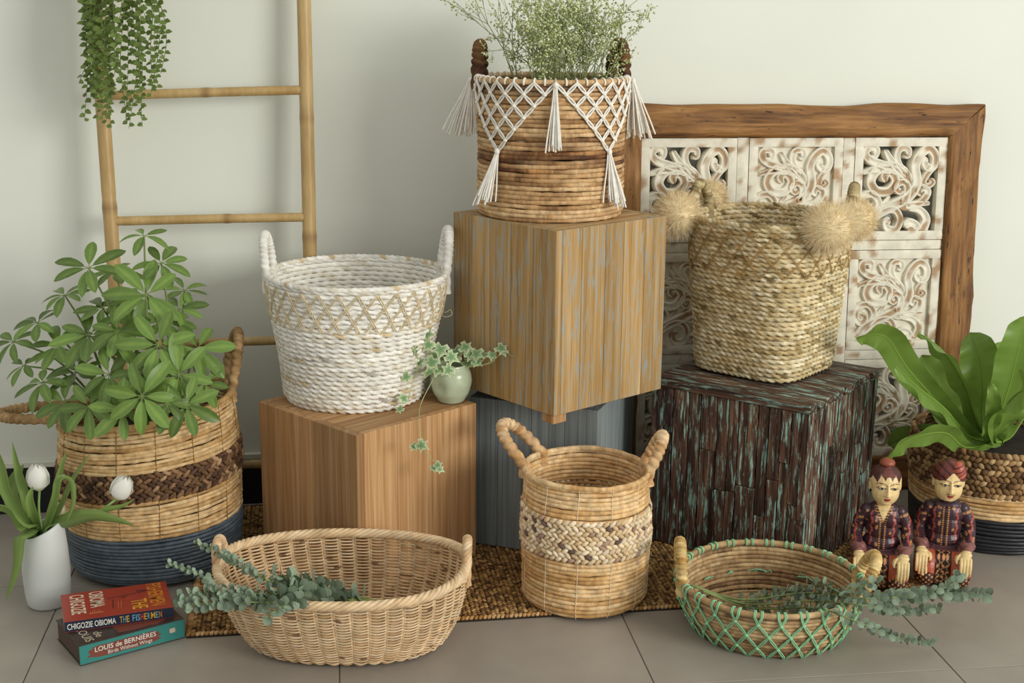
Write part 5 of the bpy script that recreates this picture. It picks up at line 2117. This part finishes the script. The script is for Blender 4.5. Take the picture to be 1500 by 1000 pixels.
def book(name, loc, ang, L, Wd, T, label, cover, spine, page, cov_t=.0012, over=.0):
    """local: x along the spine, y across the cover (away from the spine), z up"""
    root = thing(name, loc, label, 'book', 'stacked books beside the vase', rotz=ang)
    def part(nm, sx, sy, sz, x, y, z, col, mat):
        me = colored_box(sx, sy, sz, col)
        me.materials.append(mat)
        o = bpy.data.objects.new(nm, me)
        link(o, root)
        o.location = (x, y, z)
        return o
    part('back_cover', L, Wd, cov_t, 0, 0, 0, cover, M['cover'])
    part('front_cover', L, Wd, cov_t, 0, 0, T - cov_t, cover, M['cover'])
    part('spine', L, cov_t * 1.5, T - 2 * cov_t, 0, 0, cov_t, spine, M['cover'])
    part('page_block', L - 2 * over, Wd - over - cov_t * 1.5, T - 2 * cov_t, over, cov_t * 1.5, cov_t, page, M['page'])
    return root


A0, A1 = atz(118, 976, 0), atz(271, 934, 0)
d = (A1 - A0)[:2]
LB, AB = float(np.linalg.norm(d)), math.atan2(d[1], d[0])
T1 = .050
b1 = book('teal_book', (A0[0], A0[1], .0006), AB, LB, .165, T1,
          'thick teal hardback book lying on the floor underneath the red book', hexc('#3F332E'), hexc('#2E7F78'), hexc('#5A4B40'), .0022, .003)
SP = Matrix.Rotation(PI / 2, 4, 'X')        # text plane onto the spine
def on_spine(x, z, lift=.0006):
    return Matrix.Translation((x, -lift, z)) @ SP


def blob(root, w_, h_, m, mat, seed, nm='printed_patch'):
    r = np.random.default_rng(seed)
    a = np.linspace(0, TAU, 60, endpoint=False)
    k = .93 + .035 * np.sin(a * 9 + r.uniform(0, 6)) + .03 * np.sin(a * 14 + r.uniform(0, 6))
    a = np.arctan2(np.sin(a) , np.cos(a) * 1.0)
    e = (np.abs(np.cos(a)) ** 5 + np.abs(np.sin(a)) ** 5) ** -.2
    V = np.column_stack([w_ / 2 * np.cos(a) * k * e, h_ / 2 * np.sin(a) * k * e, np.zeros(60)])
    g = Geo(); g.add(np.vstack([V, [0, 0, 0]]), None, np.stack([np.arange(60), (np.arange(60) + 1) % 60, np.full(60, 60)], -1))
    me = g.mesh(nm, False); me.materials.append(INK[mat])
    o = bpy.data.objects.new(nm, me); link(o, root); o.matrix_local = m
    return o


blob(b1, LB * .72, T1 * .62, on_spine(LB * .42, T1 * .50, .0003), 'brown', 3)
letters(b1, 'LOUIS de BERNIÈRES', LB * .58, T1 * .30, 'white', on_spine(LB * .14, T1 * .50), .006)
letters(b1, 'Birds Without Wings', LB * .42, T1 * .24, 'white', on_spine(LB * .26, T1 * .20), -.002)
blob(b1, LB * .06, T1 * .25, on_spine(LB * .88, T1 * .55, .0004), 'pale', 8)
blob(b1, LB * .50, .075, Matrix.Translation((LB * .62, .045, T1 + .0002)), 'brown', 5)
FLT = Matrix.Rotation(-PI / 2, 4, 'Z')
letters(b1, 'LOUIS', .075, .020, 'pale', Matrix.Translation((.020, .085, T1 + .0004)) @ FLT, .004)
letters(b1, 'de', .03, .018, 'pale', Matrix.Translation((.048, .050, T1 + .0004)) @ FLT, .004)

P0, P1 = atz(95, 927, T1 + .001), atz(255, 904, T1 + .001)
d = (P1 - P0)[:2]
LU, AU = float(np.linalg.norm(d)), math.atan2(d[1], d[0])
T2 = .027
b2 = book('red_book', (P0[0], P0[1], T1 + .0012), AU, LU, .158, T2,
          'red paperback book with navy spine resting on top of the teal book', hexc('#A23A2C'), hexc('#232C40'), hexc('#B7A684'), .0009, .0)
letters(b2, 'CHIGOZIE OBIOMA', LU * .44, T2 * .55, 'white', on_spine(LU * .025, T2 * .22), .012)
x = LU * .50
cols = ['yellow', 'blue', 'yellow', None, 'blue', 'blue', 'blue', 'red', 'yellow', 'blue', 'yellow', 'blue', 'amber']
wl = LU * .40 / 13
for ch, cl in zip('THE FISHERMEN', cols):
    if cl is None:
        x += wl * .7
        continue
    w_ = wl * (.28 if ch == 'I' else (1.25 if ch == 'M' else .82))
    letters(b2, ch, w_, T2 * .60, cl, on_spine(x, T2 * .20), .014)
    x += w_ + wl * .20
TOP = T2 + .0003
def on_cover(x, y):
    return Matrix.Translation((x, y, TOP)) @ FLT
letters(b2, 'CHIGOZIE', .112, .034, 'cream', on_cover(LU * .075, .145), .015)
letters(b2, 'OBIOMA', .092, .034, 'cream', on_cover(LU * .255, .150), .015)
letters(b2, 'THE', .055, .036, 'yellow', on_cover(LU * .630, .072), .012)
letters(b2, 'FISHERMEN', .130, .036, 'amber', on_cover(LU * .800, .152), .015)
g = Geo()
g.tube(np.array([(LU * .42, .098, TOP), (LU * .60, .105, TOP), (LU * .78, .112, TOP)]), .0011, 4, c=hexc('#4A1A16'))
g.tube(smooth_path([(LU * .58, .104, TOP), (LU * .585, .096, TOP), (LU * .57, .092, TOP), (LU * .55, .096, TOP)], 14), .0009, 4, c=hexc('#4A1A16'))
g.tube(np.array([(LU * .70, .120, TOP), (LU * .80, .118, TOP)]), .0018, 4, c=hexc('#4A1A16'))
g.tube(np.array([(LU * .47, .088, TOP), (LU * .455, .040, TOP)]), .0010, 4, c=hexc('#4A1A16'))
obj('cover_drawing', g, M['cover'], b2, world=False)
g = Geo()
for k in range(6):
    xx = LU * (.245 + .02 * k)
    g.tube(np.array([(xx, .028, TOP), (xx, .034 + .012 * ((k * 37) % 5) / 5, TOP)]), .0013, 4, c=hexc('#C9784A'))
g.tube(np.array([(LU * .235, .027, TOP), (LU * .37, .027, TOP)]), .0008, 4, c=hexc('#C9784A'))
for k in range(2):
    g.tube(np.array([(LU * (.515 + .025 * k), .075, TOP), (LU * (.505 + .025 * k), .035, TOP)]), .0009, 4, c=hexc('#C9784A'))
obj('cover_ornament', g, M['cover'], b2, world=False)


# ------------------------------------------------------------------ carved figurines
def voxel_union(geo, voxel, smooth=6):
    me = geo.mesh('union')
    o = bpy.data.objects.new('union', me)
    C.objects.link(o)
    m = o.modifiers.new('r', 'REMESH')
    m.mode = 'VOXEL'
    m.voxel_size = voxel
    m.use_smooth_shade = True
    s = o.modifiers.new('s', 'SMOOTH')
    s.iterations = smooth
    s.factor = .5
    bpy.context.view_layer.update()
    dg = bpy.context.evaluated_depsgraph_get()
    out = bpy.data.meshes.new_from_object(o.evaluated_get(dg))
    bpy.data.objects.remove(o)
    return out


def ell(g, c, r_, rot=None):
    v_, q_, t_ = SPH_HI
    Mx = np.diag(r_).astype(float)
    if rot is not None:
        Mx = np.array(rot) @ Mx
    g.inst(v_, q_, t_, Mx[None], np.array(c, float)[None], (1, 1, 1))


def limb(g, pts, radii, n=14):
    p = smooth_path(pts, n)
    rr_ = np.interp(np.linspace(0, 1, n), np.linspace(0, 1, len(radii)), radii)
    for a, b_ in zip(p, rr_):
        ell(g, a, (b_, b_, b_))


def sbox(g, c, h_, e=4.0, n=24):
    """rounded block (superellipsoid)"""
    u = np.linspace(-PI / 2, PI / 2, n)
    v = np.linspace(-PI, PI, 2 * n, endpoint=False)
    f = lambda w_, k: np.sign(w_) * np.abs(w_) ** k
    k = 2 / e
    U_, V_ = np.meshgrid(u, v, indexing='ij')
    P = np.stack([h_[0] * f(np.cos(U_), k) * f(np.cos(V_), k), h_[1] * f(np.cos(U_), k) * f(np.sin(V_), k), h_[2] * f(np.sin(U_), k)], -1) + np.array(c)
    g.grid(P, False, True)


def figurine(name, loc, rotz, label, female, yaw, tiltz):
    root = thing(name, loc, label, 'figurine', rotz=rotz)
    g = Geo()
    # lap: kneeling legs under a wrapped skirt
    sbox(g, (0, -.005, .048), (.076, .072, .048), 4.5)
    sbox(g, (0, .03, .04), (.072, .06, .04), 4)
    limb(g, [(-.040, .01, .066), (-.043, -.055, .062), (-.044, -.070, .030)], [.036, .034, .030])
    limb(g, [(.040, .01, .066), (.043, -.055, .062), (.044, -.070, .030)], [.036, .034, .030])
    # trunk
    ell(g, (0, .022, .105), (.052, .040, .040))
    ell(g, (0, .020, .150), (.046, .034, .055))
    ell(g, (0, .020, .186), (.051, .032, .036))
    ell(g, (0, .020, .208), (.042, .028, .020))
    if female:
        ell(g, (-.020, -.006, .178), (.018, .012, .018)); ell(g, (.020, -.006, .178), (.018, .012, .018))
    for s in (-1, 1):
        # arm: shoulder, elbow, wrist on the thigh
        limb(g, [(s * .044, .020, .200), (s * .061, .024, .165), (s * .067, .018, .130), (s * .064, -.030, .108), (s * .060, -.052, .102)],
             [.0175, .0180, .0165, .0155, .0130], 20)
        ell(g, (s * .062, -.026, .108), (.022, .022, .016))              # flared cuff
        # hand: palm over the knee, four fingers hanging down, thumb on the inner side
        ell(g, (s * .058, -.066, .098), (.0165, .014, .0085))
        ell(g, (s * .057, -.080, .092), (.0165, .010, .0090))
        for q in range(4):
            fx = s * (.0455 + q * .0082)
            ln = (.036, .042, .040, .032)[q]
            limb(g, [(fx, -.084, .092), (fx, -.0965, .084), (fx, -.1005, .084 - ln * .45), (fx, -.0985, .084 - ln)], [.0046, .0045, .0042, .0034], 12)
        limb(g, [(s * .047, -.064, .097), (s * .0370, -.078, .092), (s * .0335, -.091, .080)], [.0060, .0052, .0040], 9)
    # neck
    limb(g, [(0, .018, .205), (0, .015, .225), (0, .012, .245)], [.020, .0165, .018], 8)
    # head in its own frame
    cy_, sy_ = math.cos(yaw), math.sin(yaw)
    ct, st = math.cos(tiltz), math.sin(tiltz)
    RH = np.array([[cy_, -sy_, 0], [sy_, cy_, 0], [0, 0, 1]]) @ np.array([[ct, 0, st], [0, 1, 0], [-st, 0, ct]])
    hc = np.array([0, .008, .276])
    H = lambda p: RH @ np.array(p, float) + hc
    E3 = lambda p, r_: ell(g, H(p), r_, RH)
    E3((0, .004, .012), (.0425, .044, .042))
    E3((0, -.006, -.014), (.0375, .037, .040))
    E3((0, -.018, -.036), (.020, .018, .015))                 # chin
    limb(g, [H((0, -.040, .010)), H((0, -.046, -.004)), H((0, -.049, -.014))], [.0040, .0048, .0062], 8)      # nose
    E3((-.005, -.044, -.015), (.0045, .0045, .0038)); E3((.005, -.044, -.015), (.0045, .0045, .0038))
    E3((0, -.0375, -.0255), (.0095, .0055, .0030)); E3((0, -.0365, -.0300), (.0080, .0052, .0030))           # lips
    for s in (-1, 1):
        E3((s * .017, -.0365, .004), (.0105, .0050, .0042))   # eyelids
        E3((s * .0395, .008, -.002), (.0048, .010, .014))     # ears
    if female:
        E3((0, .012, .018), (.0440, .0440, .040))
        E3((0, .010, .062), (.0215, .0215, .0140))            # bun
    else:
        E3((0, .008, .026), (.0465, .0460, .040))
        E3((0, .004, .046), (.034, .034, .020))
        E3((.016, -.020, .046), (.017, .022, .022))           # folded knot of the turban
        E3((0, .046, .018), (.016, .012, .014))
    me = voxel_union(g, .00145, 3)
    n = len(me.vertices)
    V = np.zeros(n * 3, np.float32); me.vertices.foreach_get('co', V); V = V.reshape(-1, 3).astype(float)
    x, y, z = V[:, 0], V[:, 1], V[:, 2]
    hl = (V - hc) @ RH                # head-local
    hx, hy, hz = hl[:, 0], hl[:, 1], hl[:, 2]
    skin = hexc('#E0C48C')
    col = np.tile(skin, (n, 1))
    jk, jk2 = hexc('#38222B'), hexc('#4A2E35')
    orange, red = hexc('#A04A2E'), hexc('#A2483A')
    gold = hexc('#B98A58')
    black = hexc('#20130F')

    def setc(m_, c):
        col[m_] = c
    hand = (y < -.046) & (np.abs(x) > .024) & (z < .109) & (z > .036)
    # a vertex belongs to a hand when it lies near the modelled palm or fingers
    hd = np.zeros(n, bool)
    for s in (-1, 1):
        for q in range(4):
            fx = s * (.0455 + q * .0082)
            ln = (.036, .042, .040, .032)[q]
            hd |= (np.abs(x - fx) < .0052) & (y < -.0945 + .0) & (z > .084 - ln - .004) & (z < .092)
        hd |= (((x - s * .058) / .0195) ** 2 + ((y + .070) / .026) ** 2 + ((z - .097) / .0125) ** 2 < 1)
        hd |= (np.abs(x - s * .058) < .0175) & (y < -.083) & (z > .080) & (z < .103)
        hd |= (((x - s * .0375) / .0085) ** 2 + ((y + .080) / .020) ** 2 + ((z - .089) / .0135) ** 2 < 1)
    lapm = (z < .100) & (hz < -.06)
    torso = (z >= .094) & (z < .232)
    # jacket
    setc(torso, jk)
    shn = (np.sin(x * 900) * np.sin(z * 900) > .55) & torso
    setc(shn, jk2)
    fl_r = np.random.default_rng(5)
    for k in range(60):
        px, pz_ = fl_r.uniform(-.078, .078), fl_r.uniform(.105, .212)
        ok = abs(abs(px) - .030) > .008 and abs(px) > .012
        if not ok:
            continue
        dd = np.hypot(x - px, z - pz_)
        an = np.arctan2(z - pz_, x - px)
        setc(torso & (dd < .0044 * (.55 + .45 * np.abs(np.cos(an * 2.5)))) & (dd > .0014), gold * .95)
        setc(torso & (dd < .0014), red)
    for cx_ in (-.030, .030, -.071, .071):
        wav = cx_ + .0022 * np.sin(z * 220)
        m_ = torso & (np.abs(x - wav) < .0034 * (.35 + .65 * np.abs(np.sin(z * 330)))) & (z > .108) & (z < .205)
        setc(m_, red)
    for cx_ in (-.0068, .0068):
        m_ = torso & (np.abs(x - cx_) < .0040) & (y < .01)
        setc(m_, hexc('#4B2420'))
        m_ = torso & (np.hypot(x - cx_, (z % .0062) - .0031) < .0021) & (y < .01)
        setc(m_, gold)
    setc(torso & (np.abs(x) < .0011) & (y < .01), black)
    # cuffs
    cuff = (z > .092) & (z < .122) & (y < -.008) & (np.abs(x) > .038)
    setc(cuff, hexc('#8A5A52'))
    setc(cuff & (np.sin(x * 1400) * np.sin(y * 1400) > .45), jk)
    # neckline
    if female:
        vn = (y < .012) & (z > .180) & (z < .245) & (np.abs(x) < (z - .180) * .42 + .001)
        setc(vn, skin)
        tr_ = (y < .015) & (z > .172) & (z < .225) & (np.abs(np.abs(x) - ((z - .180) * .42 + .0045)) < .0038)
        setc(tr_, hexc('#4B2420'))
        setc(tr_ & (np.sin(z * 900) > .3), gold)
        setc((z >= .220) & (z < .245) & (np.hypot(x, y - .016) < .021), skin)
    else:
        setc((z >= .212) & (z < .238) & (np.hypot(x, y - .016) < .026), jk)
    # skirt
    skirt = (z < .098) & ~cuff & ~((z > .094) & torso & (np.abs(x) > .05))
    setc(skirt, orange)
    setc(skirt & (np.sin(x * 1500) * np.sin((z + y) * 1500) > .5), orange * 1.35)
    arc = .050 - 1.6 * (np.abs(x) - .045) ** 2 * 10
    low = skirt & (z < arc) & (y < -.02)
    setc(low, hexc('#2E1713'))
    an = np.sin(x * 420) * np.sin(z * 420)
    setc(low & (an > .35), hexc('#B06A3C'))
    setc(low & (an > .7), gold)
    ctr = skirt & (np.abs(x) < .0215)
    setc(ctr, hexc('#2E1713'))
    for cx_ in (-.012, .0, .012):
        wav = cx_ + .004 * np.sin((z - y) * 330 + cx_ * 300)
        setc(ctr & (np.abs(x - wav) < .0013), gold)
        setc(ctr & (np.hypot(x - cx_, ((z - y) % .0165) - .008) < .0030), hexc('#C98A58'))
    setc(skirt & (z > .086) & (y > -.045), hexc('#5A3A3C'))
    setc(hd, skin)
    # nails
    for s in (-1, 1):
        for q in range(4):
            fx = s * (.0455 + q * .0082)
            ln = (.036, .042, .040, .032)[q]
            setc((np.abs(x - fx) < .0026) & (y < -.1005) & (z > .084 - ln - .003) & (z < .084 - ln + .005), hexc('#D2906C'))
    # head
    head = (z > .232) & (np.linalg.norm(hl, axis=1) < .095)
    front = head & (hy < .0)
    setc(head, skin)
    if female:
        zig = .030 - np.abs(((hx / .0155 + .5) % 1) - .5) * 2 * -.016 - .012
        zig = .024 + np.abs(((hx / .0190 + .0) % 1) - .5) * .036 - (np.abs(hx) / .042) ** 2 * .016
        hair = head & ((hz > zig) | (hy > .014))
        hair &= ~((np.abs(np.abs(hx) - .0415) < .007) & (hz < .016) & (hz > -.022) & (np.abs(hy - .006) < .012))
        setc(hair, hexc('#4E2A26'))
        setc(head & (hz > .058), hexc('#8E4B34'))
        setc(head & (hz > .034) & (hz < .060) & (np.abs(hx) < (.060 - hz) * .8) & (hy < 0), hexc('#6B3A30'))
    else:
        line = .016 + .022 * np.exp(-((hx - .004) / .016) ** 2) - .006 * (np.abs(hx) / .042)
        tb = head & ((hz > line) & (hy < .02) | (hy >= .02) & (hz > -.012))
        setc(tb, hexc('#6A2F28'))
        dg_ = np.sin((hz * .8 + hx * .6) * 330)
        setc(tb & (dg_ > .45), hexc('#3C1D1B'))
        kn = tb & (hx > .002) & (hx < .040) & (hy < -.012) & (hz > .022)
        setc(kn, hexc('#B05A48'))
        setc(kn & (np.sin((hz - hx * .5) * 420) > .62), hexc('#5A2A28'))
        setc(tb & (np.abs(hz - line) < .0024), hexc('#3C1D1B'))
    ff = head & (hy < -.02)
    for s in (-1, 1):
        ex_ = hx - s * .0170
        # brow: thin high arch
        setc(ff & (np.abs(hz - (.0165 - (ex_ / .016) ** 2 * .0050 + s * ex_ * .05)) < .00105) & (np.abs(ex_) < .0145), hexc('#4A2A20'))
        eye = ff & ((ex_ / .0105) ** 2 + ((hz - .0030) / .0032) ** 2 < 1)
        setc(eye, hexc('#B9AE96'))
        setc(ff & (np.hypot(ex_, hz - .0032) < .0033), hexc('#241A14'))
        setc(ff & (np.abs(hz - (.0062 - (ex_ / .0115) ** 2 * .0035)) < .0011) & (np.abs(ex_) < .0125), hexc('#2A1A14'))
    lip = ff & (((hx) / .0095) ** 2 + ((hz + .0275) / .0042) ** 2 < 1)
    setc(lip, hexc('#A33A34'))
    setc(lip & (np.abs(hz + .0277) < .0006), hexc('#6A1F1E'))
    if not female:
        mst = ff & (np.abs(hz + .0215 + np.abs(hx) * .12) < .0010) & (np.abs(hx) < .0125) & (np.abs(hx) > .002)
        setc(mst, hexc('#4A2A20'))
        setc(ff & (np.hypot(hx, hz + .0345) < .0016), hexc('#7A3A30'))
    at = me.color_attributes.get('Col')
    if at is not None:
        me.color_attributes.remove(at)
    at = me.color_attributes.new('Col', 'FLOAT_COLOR', 'POINT')
    at.data.foreach_set('color', np.hstack([col, np.ones((n, 1))]).astype(np.float32).ravel())
    me.polygons.foreach_set('use_smooth', np.ones(len(me.polygons), bool))
    me.materials.clear()
    me.materials.append(M['statue'])
    me.name = 'body'
    o = bpy.data.objects.new('body', me)
    link(o, root)
    o.scale = (.95, .95, .95)
    return root


fL = atz(1292, 872, FZ)
fR = atz(1391, 866, FZ)
figurine('kneeling_figurine', (fL[0] + .015, fL[1] + .095, FZ), -.24, 'kneeling painted wooden woman figurine with hair bun and open-necked batik jacket', True, .16, .03)
figurine('turbaned_figurine', (fR[0] + .005, fR[1] + .095, FZ), -.28, 'kneeling painted wooden man figurine with striped turban and high-collared batik jacket', False, .16, .03)
